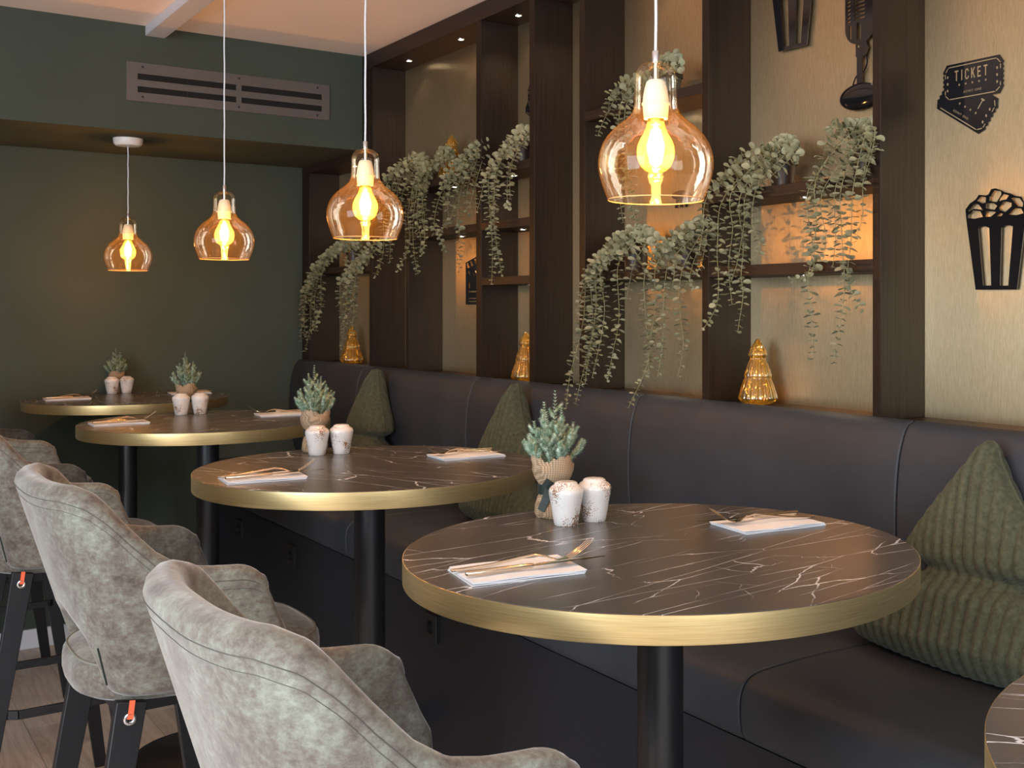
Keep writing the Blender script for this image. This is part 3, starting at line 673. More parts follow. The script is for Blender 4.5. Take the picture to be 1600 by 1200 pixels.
def make_spruce(label):
    rnd = random.Random(3)
    t = thing('potted_spruce', label, 'small tree', group='little frosted spruces in burlap on the tables')
    prof = [(0.0, 0.0), (0.030, 0.0), (0.0335, 0.006), (0.0330, 0.020), (0.0295, 0.034), (0.0245, 0.046), (0.0235, 0.052), (0.0260, 0.060), (0.0335, 0.072), (0.0375, 0.084), (0.0375, 0.094)]
    SEG = 48; rs = []
    for k, (r, z) in enumerate(prof):
        rs.append([((r*(1+0.035*math.sin(5*a_+k*0.9)+0.02*math.sin(9*a_)))*math.cos(a_), (r*(1+0.035*math.sin(5*a_+k*0.9)))*math.sin(a_), z) for a_ in [2*PI*j/SEG for j in range(SEG)]])
    def rimz(a_): return 0.100+0.013*abs(math.sin(1.5*a_+0.6))+0.003*math.sin(17*a_)
    for f in (0.5, 1.0):
        rs.append([((0.0375-0.002*f+0.004*math.sin(3*a_))*math.cos(a_), (0.0375-0.002*f+0.004*math.sin(3*a_))*math.sin(a_), 0.094+(rimz(a_)-0.094)*f) for a_ in [2*PI*j/SEG for j in range(SEG)]])
    rs.append([((0.0335+0.004*math.sin(3*a_))*math.cos(a_), (0.0335+0.004*math.sin(3*a_))*math.sin(a_), rimz(a_)-0.001) for a_ in [2*PI*j/SEG for j in range(SEG)]])
    rs.append([(0.027*math.cos(a_), 0.027*math.sin(a_), 0.085) for a_ in [2*PI*j/SEG for j in range(SEG)]])
    obj('burlap_wrap', MB().rings(rs, True, True), M['burlap'], t, ang=60)
    rb = MB().rings([[((0.0262+d)*math.cos(a_), (0.0262+d)*math.sin(a_), z) for a_ in [2*PI*j/32 for j in range(32)]] for d, z in ((0, 0.042), (0.002, 0.042), (0.0022, 0.060), (0, 0.060))], False, False)
    obj('ribbon', rb, M['ribbon'], t)
    for a0, a1, z1, l_ in ((3.9, 3.5, 0.015, 0.05), (4.6, 5.3, 0.028, 0.04), (4.3, 3.7, 0.068, 0.02)):
        pts = [((0.030+0.006*q)*math.cos(a0+(a1-a0)*q), (0.030+0.006*q)*math.sin(a0+(a1-a0)*q), 0.051+(z1-0.051)*q) for q in (0, .33, .66, 1)]
        mb = MB()
        for p, q in zip(pts, pts[1:]): mb.bar(p, q, 0.0013, 0.015, (p[0], p[1], 0))
        obj('ribbon_tail', mb, M['ribbon'], t)
    br_ = [(0.0, 0.0, 0.128, 0.0, 0.0)]
    spec = [(0.3, 0.12, 0.226, 0.09), (2.2, 0.42, 0.205, 0.10), (5.2, 0.40, 0.196, 0.10), (3.6, 0.55, 0.190, 0.10), (0.9, 0.60, 0.184, 0.10), (4.5, 0.72, 0.176, 0.098),
            (2.9, 0.85, 0.172, 0.096), (6.0, 0.88, 0.168, 0.096), (1.6, 0.85, 0.165, 0.094), (5.0, 1.00, 0.160, 0.094), (3.9, 1.05, 0.154, 0.092), (0.3, 1.10, 0.152, 0.092), (2.2, 1.08, 0.148, 0.090), (3.2, 1.20, 0.144, 0.090), (4.5, 1.15, 0.142, 0.088),
            (5.6, 1.22, 0.140, 0.088), (1.1, 1.22, 0.138, 0.088), (2.7, 1.1, 0.136, 0.088), (4.0, 0.45, 0.170, 0.096), (0.0, 0.40, 0.172, 0.096)]
    for az, spread, ztip, z0 in spec:
        L = ztip-z0; R_ = 0.043*spread
        p0 = Vector((0.010*math.cos(az)*spread, 0.010*math.sin(az)*spread, z0)); p2 = Vector((R_*math.cos(az), R_*math.sin(az), ztip)); p1 = (p0+p2)/2 + Vector((0.010*math.cos(az)*spread, 0.010*math.sin(az)*spread, 0))
        path = [(p0*(1-q)**2+p1*2*q*(1-q)+p2*q*q) for q in [k/22 for k in range(23)]]
        mb = MB().tube(path, 0.0011, 5, 0.0006); tw = mb
        nb = MB()
        for k in range(3, 23):
            p = path[k]; d = (path[min(k+1, 22)]-path[k-1]).normalized(); a = Vector((1, 0, 0)); a = (a-d*a.dot(d)).normalized(); c_ = d.cross(a)
            tapl = 0.0120*(1-0.60*(k/22)**2)
            for j in range(8):
                an = 2*PI*j/8+k*0.7+rnd.uniform(-0.3, 0.3); out = a*math.cos(an)+c_*math.sin(an); dr = (out*1.0+d*0.75+Vector((rnd.uniform(-.15, .15), rnd.uniform(-.15, .15), 0))).normalized()
                L_ = tapl*rnd.uniform(0.8, 1.15); sd = dr.cross(d).normalized()*0.0008; e = p+dr*L_
                up_ = dr.cross(sd).normalized()*0.0009
                nb.add([p-sd, p+sd, p+up_, e], [(0, 1, 3), (1, 2, 3), (2, 0, 3)])
        for kk_, sd_ in ((8, 1), (11, -1), (14, 1), (16, -1)):
            q0 = path[kk_]; dd = (path[kk_+1]-path[kk_-1]).normalized(); side = Vector((-math.sin(az+0.5), math.cos(az+0.5), 0.0))*sd_ + Vector((math.cos(az), math.sin(az), 0))*0.35
            dv = (dd*0.75+side*0.75).normalized(); sl = 0.024*(1-0.02*kk_); sub = [q0+dv*sl*q/9 + Vector((0, 0, 0.004*(q/9)**2)) for q in range(10)]
            tw.tube(sub, 0.0008, 4, 0.0004)
            a2 = dd.cross(dv).normalized(); c2 = dv.cross(a2)
            for q in range(1, 10):
                for j in range(7):
                    an = 2*PI*j/7+q*0.8; out = a2*math.cos(an)+c2*math.sin(an); dr = (out+dv*0.85).normalized(); L_ = 0.0095*(1-0.45*(q/9)**2)*rnd.uniform(0.8, 1.15)
                    sdv = dr.cross(dv).normalized()*0.0007; up_ = dr.cross(sdv).normalized()*0.0008; p = sub[q]
                    nb.add([p-sdv, p+sdv, p+up_, p+dr*L_], [(0, 1, 3), (1, 2, 3), (2, 0, 3)])
        b_ = obj('branch', tw, M['twig'], t)
        n_ = obj('needles', nb, M['needles'], b_, ang=180); n_['kind'] = 'stuff'
    return t
sp0 = make_spruce('small frosted spruce in a burlap pot on the front table, with a dark green ribbon')
SPR = [(1.087, 1.742, 0.0, None, 1.0), (1.072, 2.905, 1.1, 'small frosted spruce in burlap on the second table, in front of the bench', 1.0), (1.100, 4.275, 2.3, 'small frosted spruce in burlap on the third table, against the green wall', 0.97), (1.112, 5.500, 3.6, 'smallest-looking frosted spruce in burlap, on the farthest table', 0.88)]
for i, (x, y, a, lab, sc) in enumerate(SPR):
    o = sp0 if i == 0 else copy_thing(sp0, (0, 0, 0), label=lab)
    o.location = (x, y, TZ); o.rotation_euler = (0, 0, a); o.scale = (sc, sc, sc)

def mesh_napkin():
    mb = MB(); nx, ny = 24, 10; rs = []
    L, Wd = 0.168, 0.108
    lay = []
    for q in range(3):       # three folded layers, the upper ones slightly shifted
        z0 = 0.0018*q+0.0002
        top = []; bt = []
        for i in range(nx+1):
            for j in range(ny+1):
                x = -L/2+L*i/nx + 0.0015*q; y = -Wd/2+Wd*j/ny
                z = z0 + 0.0012*(0.5+0.5*math.sin(x*52+q*1.3+y*14))*(q > 0)
                top.append((x, y, z+0.0014)); bt.append((x, y, z))
        n = len(top); vs = top+bt; fs = []
        I = lambda i, j: i*(ny+1)+j
        for i in range(nx):
            for j in range(ny):
                fs.append((I(i, j), I(i+1, j), I(i+1, j+1), I(i, j+1))); fs.append((n+I(i, j), n+I(i, j+1), n+I(i+1, j+1), n+I(i+1, j)))
        for i in range(nx):
            fs.append((I(i, 0), n+I(i, 0), n+I(i+1, 0), I(i+1, 0))); fs.append((I(i, ny), I(i+1, ny), n+I(i+1, ny), n+I(i, ny)))
        for j in range(ny):
            fs.append((I(0, j), I(0, j+1), n+I(0, j+1), n+I(0, j))); fs.append((I(nx, j), n+I(nx, j), n+I(nx, j+1), I(nx, j+1)))
        mb.add(vs, fs)
    return mb
def flat_loft(st, seg=12):     # stations (x, z, width, thickness, yoff)
    return MB().rings([[(x, yo+w/2*math.cos(2*PI*k/seg), z+h/2*math.sin(2*PI*k/seg)) for k in range(seg)] for x, z, w, h, yo in st])
def mesh_fork():
    st = [(-0.098, 0.0025, 0.004, 0.003, 0), (-0.096, 0.0025, 0.0085, 0.0040, 0), (-0.080, 0.0030, 0.0085, 0.0042, 0), (-0.040, 0.0060, 0.0070, 0.0042, 0), (0.0, 0.0120, 0.0058, 0.0042, 0), (0.022, 0.0150, 0.0055, 0.0042, 0),
          (0.040, 0.0120, 0.0065, 0.0034, 0), (0.050, 0.0080, 0.0120, 0.0024, 0), (0.058, 0.0060, 0.0200, 0.0020, 0), (0.068, 0.0062, 0.0235, 0.0018, 0), (0.073, 0.0075, 0.0235, 0.0016, 0)]
    mb = flat_loft(st)
    for k in range(4):
        y = -0.0096+0.0064*k
        mb.rings([[(x, y+w/2*math.cos(a*PI/4), z+0.0007*math.sin(a*PI/4)) for a in range(8)] for x, z, w in ((0.070, 0.0064, 0.0036), (0.080, 0.0105, 0.0025), (0.090, 0.0165, 0.0022), (0.100, 0.0235, 0.0019), (0.108, 0.0300, 0.0010))])
    return mb
def mesh_knife():
    mb = flat_loft([(-0.105, 0.005, 0.004, 0.004, 0), (-0.103, 0.005, 0.0085, 0.0075, 0), (-0.085, 0.005, 0.0095, 0.0080, 0), (-0.03, 0.0055, 0.0088, 0.0075, 0), (-0.008, 0.006, 0.0078, 0.0065, 0), (-0.004, 0.006, 0.0060, 0.0055, 0)], 14)
    mb.rings([[(x, yo-w/2, z), (x, yo, z+0.0008), (x, yo+w/2, z), (x, yo, z-0.0008)] for x, z, w, yo in ((-0.005, 0.006, 0.008, 0), (0.01, 0.0062, 0.0145, 0.002), (0.06, 0.0070, 0.0150, 0.002), (0.09, 0.0075, 0.0120, 0.0008), (0.108, 0.0080, 0.0030, -0.003))])
    return mb
nap_m = obj('napkin', mesh_napkin(), M['napkin'], ang=50); fork_m = obj('fork', mesh_fork(), M['cutlery']); knife_m = obj('knife', mesh_knife(), M['cutlery'])
SET = [(0.812, 1.402, -0.16, 'left side of the front table', 0.0), (1.345, 1.450, PI-0.12, 'right side of the front table', 0),
       (0.806, 2.508, -0.10, 'left side of the second table', 0), (1.350, 2.580, PI-0.05, 'right side of the second table', 0),
       (0.812, 3.985, -0.02, 'left side of the third table', 0), (1.352, 3.985, PI-0.10, 'right side of the third table', 0),
       (0.860, 5.200, -0.05, 'left side of the farthest table', 0), (1.365, 5.245, PI-0.1, 'right side of the farthest table', 0)]
first = True
for x, y, a, nm, _ in SET:
    def put(src, dx, dy, dz, da, lab, cat, grp):
        o = src if first else bpy.data.objects.new(src.name.split('.')[0], src.data)
        if not first: C.objects.link(o)
        o.location = (x+dx*math.cos(a)-dy*math.sin(a), y+dx*math.sin(a)+dy*math.cos(a), TZ+dz); o.rotation_euler = (0, 0, a+da)
        tag(o, lab, cat, grp)
    put(nap_m, 0, 0, 0, 0, 'folded white napkin on the '+nm, 'napkin', 'white napkins under the cutlery')
    put(knife_m, 0.022, -0.022, 0.0066, 0.02, 'shiny table knife on the napkin at the '+nm, 'knife', 'table knives')
    put(fork_m, 0.006, 0.004, 0.0066, -0.10, 'shiny table fork with raised tines at the '+nm, 'fork', 'table forks')
    first = False

# ---------------------------------------------------------------- amber glass trees on the shelves
ap = [(0.040, 0.0), (0.0445, 0.003), (0.0525, 0.014), (0.0530, 0.018), (0.0500, 0.030), (0.0430, 0.052), (0.0365, 0.068), (0.0350, 0.071), (0.0365, 0.075), (0.0368, 0.080), (0.0330, 0.094), (0.0260, 0.112), (0.0205, 0.122), (0.0195, 0.126), (0.0250, 0.132), (0.0256, 0.136), (0.0200, 0.150), (0.0100, 0.168), (0.0050, 0.176), (0.0, 0.1785)]
def make_amber():
    t = thing('glass_tree', '', 'ornament', group='amber ribbed glass trees on the shelves')
    pr = []
    for i in range(len(ap)-1):
        for q in (0, 0.5): pr.append((ap[i][0]*(1-q)+ap[i+1][0]*q, ap[i][1]*(1-q)+ap[i+1][1]*q))
    pr.append(ap[-1])
    outer = MB(); SEG = 144
    outer.rings([[(r*(1+0.03*math.cos(24*2*PI*j/SEG)*min(1, r/0.02))*math.cos(2*PI*j/SEG), r*(1+0.03*math.cos(24*2*PI*j/SEG)*min(1, r/0.02))*math.sin(2*PI*j/SEG), z) for j in range(SEG)] for r, z in pr], True, False)
    obj('glass_body', outer, M['amber_glass'], t, ang=80)
    inn = MB().lathe([(r*0.90, z*0.985+0.002) for r, z in ap[1:-1]], 48)
    obj('inner_glass', inn, M['amber_glass'], t, ang=80)
    o = obj('foot', MB().lathe([(0.0, 0.0), (0.040, 0.0), (0.0425, 0.0015), (0.0, 0.0022)], 48), M['rim_glass'], t)
    wire = MB(); rnd = random.Random(5); pts = []
    for k in range(60):
        z = 0.012+0.145*k/60; r = (0.043*(1-z/0.19))*0.85; pts.append((r*math.cos(k*1.1), r*math.sin(k*1.1), z))
    obj('wire', wire.tube(pts, 0.0004, 4), M['cutlery'], t)
    leds = MB()
    for k in range(0, 60, 4): leds.lathe([(0, -0.0009), (0.0009, 0), (0, 0.0009)], 6, pts[k])
    w_ = obj('fairy_light', leds, M['fairy'], t); w_['label'] = 'tiny warm fairy lights inside'
    return t
M['fairy'] = emit('fairy_light', (1.0, 0.60, 0.22), 9)
am0 = make_amber()
for i, (y, z, x, lab) in enumerate([(2.286, 1.2370, 2.082, 'amber ribbed glass tree behind the bench under the right-hand plants'), (3.520, 1.2370, 2.080, 'amber glass tree on the bench ledge half hidden by a dark upright'),
                            (5.150, 1.2370, 2.082, 'amber glass tree in the far left niche under hanging leaves'), (4.085, 2.0162, 2.070, 'darker orange glass tree high on the upper shelf among the plants')]):
    o = am0 if i == 0 else copy_thing(am0, (0, 0, 0)); o['label'] = lab; o.location = (x, y, z); o.rotation_euler = (0, 0, i*0.4)

# ---------------------------------------------------------------- black metal cut-outs on the brass panels
def plate(name, polys, parent, x=0.0, th=0.0030, mat='black_gloss'):
    cu = bpy.data.curves.new('tmp_curve', 'CURVE'); cu.dimensions = '2D'; cu.fill_mode = 'BOTH'; cu.extrude = th/2
    for pl in polys:
        sp = cu.splines.new('POLY'); sp.points.add(len(pl)-1); sp.use_cyclic_u = True
        for p, (y, z) in zip(sp.points, pl): p.co = (-y, z, 0, 1)
    tmp = bpy.data.objects.new('tmp_curve', cu); C.objects.link(tmp)
    dg = bpy.context.evaluated_depsgraph_get(); me = bpy.data.meshes.new_from_object(tmp.evaluated_get(dg))
    bpy.data.objects.remove(tmp); bpy.data.curves.remove(cu)
    # curve plane (u right, v up, n towards viewer) -> wall: y = -u, z = v, x = -n
    me.transform(Matrix(((0, 0, -1, 0), (-1, 0, 0, 0), (0, 1, 0, 0), (0, 0, 0, 1)))); me.name = name
    return obj(name, me, M[mat], parent, ang=30, loc=(x, 0, 0))
def wallthing(name, label, cat, y, z, group=None): return thing(name, label, cat, (2.145, y, z), group=group)
def standoffs(t, pts):
    for y, z in pts: obj('standoff', MB().rings([[(x, y+r*math.cos(a*PI/5), z+r*math.sin(a*PI/5)) for a in range(10)] for x, r in ((0.0016, 0.004), (0.0118, 0.004))]), M['black_metal'], t)
def seg_rect(p, q, w):
    p = Vector(p); q = Vector(q); n = (q-p).normalized(); n = Vector((-n.y, n.x))*w/2
    return [tuple(p+n), tuple(q+n), tuple(q-n), tuple(p-n)]
LET = {'T': [(0, 1), (.62, 1), (.62, .86), (.39, .86), (.39, 0), (.23, 0), (.23, .86), (0, .86)], 'I': [(.1, 1), (.26, 1), (.26, 0), (.1, 0)],
       'C': [(.62, .72), (.62, .82), (.45, 1), (.17, 1), (0, .82), (0, .18), (.17, 0), (.45, 0), (.62, .18), (.62, .30), (.46, .30), (.46, .22), (.40, .14), (.22, .14), (.16, .22), (.16, .78), (.22, .86), (.40, .86), (.46, .78), (.46, .72)],
       'K': [(0, 1), (.16, 1), (.16, .60), (.44, 1), (.64, 1), (.34, .58), (.66, 0), (.46, 0), (.24, .44), (.16, .34), (.16, 0), (0, 0)],
       'E': [(0, 1), (.56, 1), (.56, .86), (.16, .86), (.16, .58), (.48, .58), (.48, .44), (.16, .44), (.16, .14), (.56, .14), (.56, 0), (0, 0)]}
def ticket_frame(o, u, v):       # o corner TL, u along the width, v down (vectors in y,z)
    return lambda a, b: (o[0]+u[0]*a+v[0]*b, o[1]+u[1]*a+v[1]*b)
def ticket_holes(fr, hide=None):
    H = []
    def line(a, b, w=0.0022):
        H.append(seg_rect(fr(*a), fr(*b), w))
    line((.085, .075), (.905, .075)); line((.915, .085), (.975, .20)); line((.975, .24), (.975, .36), 0.002) ; line((.975, .70), (.975, .80)); line((.965, .83), (.90, .925))
    line((.885, .935), (.10, .935)); line((.085, .925), (.025, .82)); line((.022, .79), (.022, .68)); line((.022, .36), (.022, .24)); line((.03, .19), (.075, .09), 0.0018)
    for u_ in (.065, .92):
        for v_ in (.33, .51, .69):
            c_ = fr(u_, v_); H.append([(c_[0]+0.0022*math.cos(k*PI/4), c_[1]+0.0034*math.sin(k*PI/4)) for k in range(8)])
    x = 0.19
    for ch in 'TICKET':
        wv_ = {'I': 0.36}.get(ch, 0.66)
        H.append([fr(x+px_*0.105, 0.47-pz*0.28) for px_, pz in LET[ch]]); x += (wv_+0.36)*0.105
    for k in range(5):
        c_ = (0.27+0.115*k, 0.585); H.append([fr(c_[0]+0.020*math.sin(j*2*PI*2/5)*(-1), c_[1]-0.034*math.cos(j*2*PI*2/5)) for j in range(5)][:0] or [fr(c_[0]+(0.020 if j % 2 == 0 else 0.009)*math.sin(j*PI/5), c_[1]-(0.040 if j % 2 == 0 else 0.018)*math.cos(j*PI/5)) for j in range(10)])
    return H
def zig(p, q, n, amp, side):
    p = Vector(p); q = Vector(q); d = (q-p)/n; nn = Vector((-d.y, d.x)).normalized()*amp*side; out = []
    for k in range(n): out += [tuple(p+d*k), tuple(p+d*(k+0.5)+nn)]
    return out
def make_tickets(label, y, z):
    t = wallthing('ticket_sign', label, 'wall decoration', y, z, 'ticket shaped wall signs'); t.location.x = 2.1538
    # upper ticket: 0.160 wide, 0.087 tall; origin at its top left; +y runs to the left in the picture
    o1 = (0.080, 0.0435); W_, H_ = 0.160, 0.087
    f1 = ticket_frame(o1, (-W_, 0), (0, -H_))
    o2 = (0.0535, 0.0235); f2 = ticket_frame(o2, (-0.129, -0.082), (0.054, -0.073))
    def outline(f, sx):
        pts = [f(0.045, 0), f(0.955, 0), f(1, 0.13)]
        pts += zig(f(1, 0.13), f(1, 0.87), 6, 0.004, sx)[1:]
        pts += [f(1, 0.87), f(0.955, 1), f(0.045, 1), f(0, 0.87)]
        pts += zig(f(0, 0.87), f(0, 0.13), 6, 0.004, sx)[1:]
        pts += [f(0, 0.13)]
        return pts
    def clip(poly, f):
        out = []
        for a, b_ in zip(poly, poly[1:]+poly[:1]):
            fa, fb = f(a), f(b_)
            if fa >= 0: out.append(a)
            if (fa >= 0) != (fb >= 0): q = fa/(fa-fb); out.append((a[0]+(b_[0]-a[0])*q, a[1]+(b_[1]-a[1])*q))
        return out
    oc = outline(f2, -1)
    back = plate('lower_ticket', [clip(oc, lambda p: -0.0425-p[1])], t, 0.0008)
    plate('lower_ticket_corner', [clip(clip(oc, lambda p: p[1]+0.0427), lambda p: p[0]-0.0775)], t, 0.0009)
    front = plate('upper_ticket', [outline(f1, -1)], t, 0.0004)
    plate('brass_inlay', ticket_holes(f1), front, -0.0016, 0.0004, 'brass_panel')['label'] = 'lettering TICKET, border lines, dots and stars in brass'
    plate('brass_inlay', [h for h in ticket_holes(f2) if all(p[1] < -0.0450 for p in h)], back, -0.0016, 0.0004, 'brass_panel')['label'] = 'lines and letters ET in brass'
    for f, par, rot, x_, show in ((f1, front, 0, -0.0018, 1), (f2, back, 0.566, -0.0018, 0)):
        cu = bpy.data.curves.new('tmp_text', 'FONT'); cu.body = 'ADMIT ONE'; cu.size = 0.0075; cu.extrude = 0.0001; cu.align_x = 'CENTER'; cu.space_character = 1.3
        tmp = bpy.data.objects.new('tmp_text', cu); C.objects.link(tmp)
        dg = bpy.context.evaluated_depsgraph_get(); me = bpy.data.meshes.new_from_object(tmp.evaluated_get(dg)); bpy.data.objects.remove(tmp); bpy.data.curves.remove(cu)
        me.transform(Matrix.Rotation(-rot, 4, 'Z')); me.transform(Matrix(((0, 0, -1, 0), (-1, 0, 0, 0), (0, 1, 0, 0), (0, 0, 0, 1))))
        p = f(0.5, 0.82 if show else 0.84); L_ = obj('lettering', me, M['brass_panel'], par, loc=(x_, p[0], p[1])); L_['label'] = 'small lettering ADMIT ONE'
        ln = MB(); a, b_ = f(0.20, 0.66), f(0.80, 0.66)
    return t
# ---- measured outlines (metres)
T1C=[(1.715, 2.068), (1.555, 2.068), (1.555, 1.981), (1.715, 1.981)]
T2C=[(1.689, 2.048), (1.56, 1.966), (1.609, 1.894), (1.743, 1.975)]
POPC=(1.5645, 1.54)
POPO=[(0.0545, 0.0), (0.0805, 0.163), (0.0825, 0.185), (0.0705, 0.198), (0.0545, 0.206), (0.0455, 0.216), (0.0265, 0.213), (0.0195, 0.215), (0.0125, 0.226), (0.0015, 0.227), (-0.0145, 0.221), (-0.0225, 0.216), (-0.0385, 0.212), (-0.0485, 0.206), (-0.0645, 0.203), (-0.0725, 0.189), (-0.0775, 0.176), (-0.0775, 0.162), (-0.0545, -0.001)]
POPH=[[(0.0475, 0.141), (0.0395, 0.144), (0.0265, 0.143), (0.0175, 0.139), (0.0125, 0.009), (0.0345, 0.009)], [(-0.0145, 0.138), (-0.0225, 0.142), (-0.0355, 0.142), (-0.0445, 0.139), (-0.0325, 0.008), (-0.0105, 0.008)], [(0.0755, 0.165), (0.0745, 0.173), (0.0635, 0.181), (0.0545, 0.181), (0.0415, 0.178), (0.0345, 0.165), (0.0575, 0.162)], [(0.0745, 0.179), (0.0735, 0.184), (0.0615, 0.195), (0.0535, 0.197), (0.0455, 0.193), (0.0345, 0.18), (0.0415, 0.182), (0.0595, 0.185)], [(0.0525, 0.203), (0.0415, 0.212), (0.0265, 0.209), (0.0275, 0.197), (0.0355, 0.195), (0.0455, 0.2)], [(0.0175, 0.2), (0.0165, 0.21), (0.0055, 0.223), (-0.0135, 0.219), (-0.0145, 0.212), (-0.0025, 0.196), (0.0055, 0.197)], [(0.0265, 0.184), (0.0255, 0.195), (0.0055, 0.194), (-0.0035, 0.187), (0.0035, 0.179), (0.0155, 0.181)], [(0.0305, 0.165), (0.0265, 0.178), (0.0055, 0.175), (-0.0005, 0.173), (0.0135, 0.164)], [(-0.0075, 0.196), (-0.0095, 0.203), (-0.0195, 0.213), (-0.0345, 0.208), (-0.0275, 0.2), (-0.0165, 0.199)], [(-0.0095, 0.177), (-0.0065, 0.183), (-0.0165, 0.195), (-0.0285, 0.195), (-0.0415, 0.191), (-0.0405, 0.183), (-0.0245, 0.172)], [(-0.0385, 0.202), (-0.0485, 0.202), (-0.0615, 0.2), (-0.0705, 0.188), (-0.0695, 0.18), (-0.0565, 0.182), (-0.0485, 0.19)], [(-0.0305, 0.166), (-0.0415, 0.175), (-0.0485, 0.179), (-0.0655, 0.177), (-0.0715, 0.166), (-0.0535, 0.163)], [(-0.0005, 0.165), (-0.0095, 0.171), (-0.0195, 0.168), (-0.0135, 0.163)]]
CLAP=[(4.089, 1.675), (4.014, 1.682), (4.014, 1.516), (4.089, 1.516), (4.089, 1.651)]
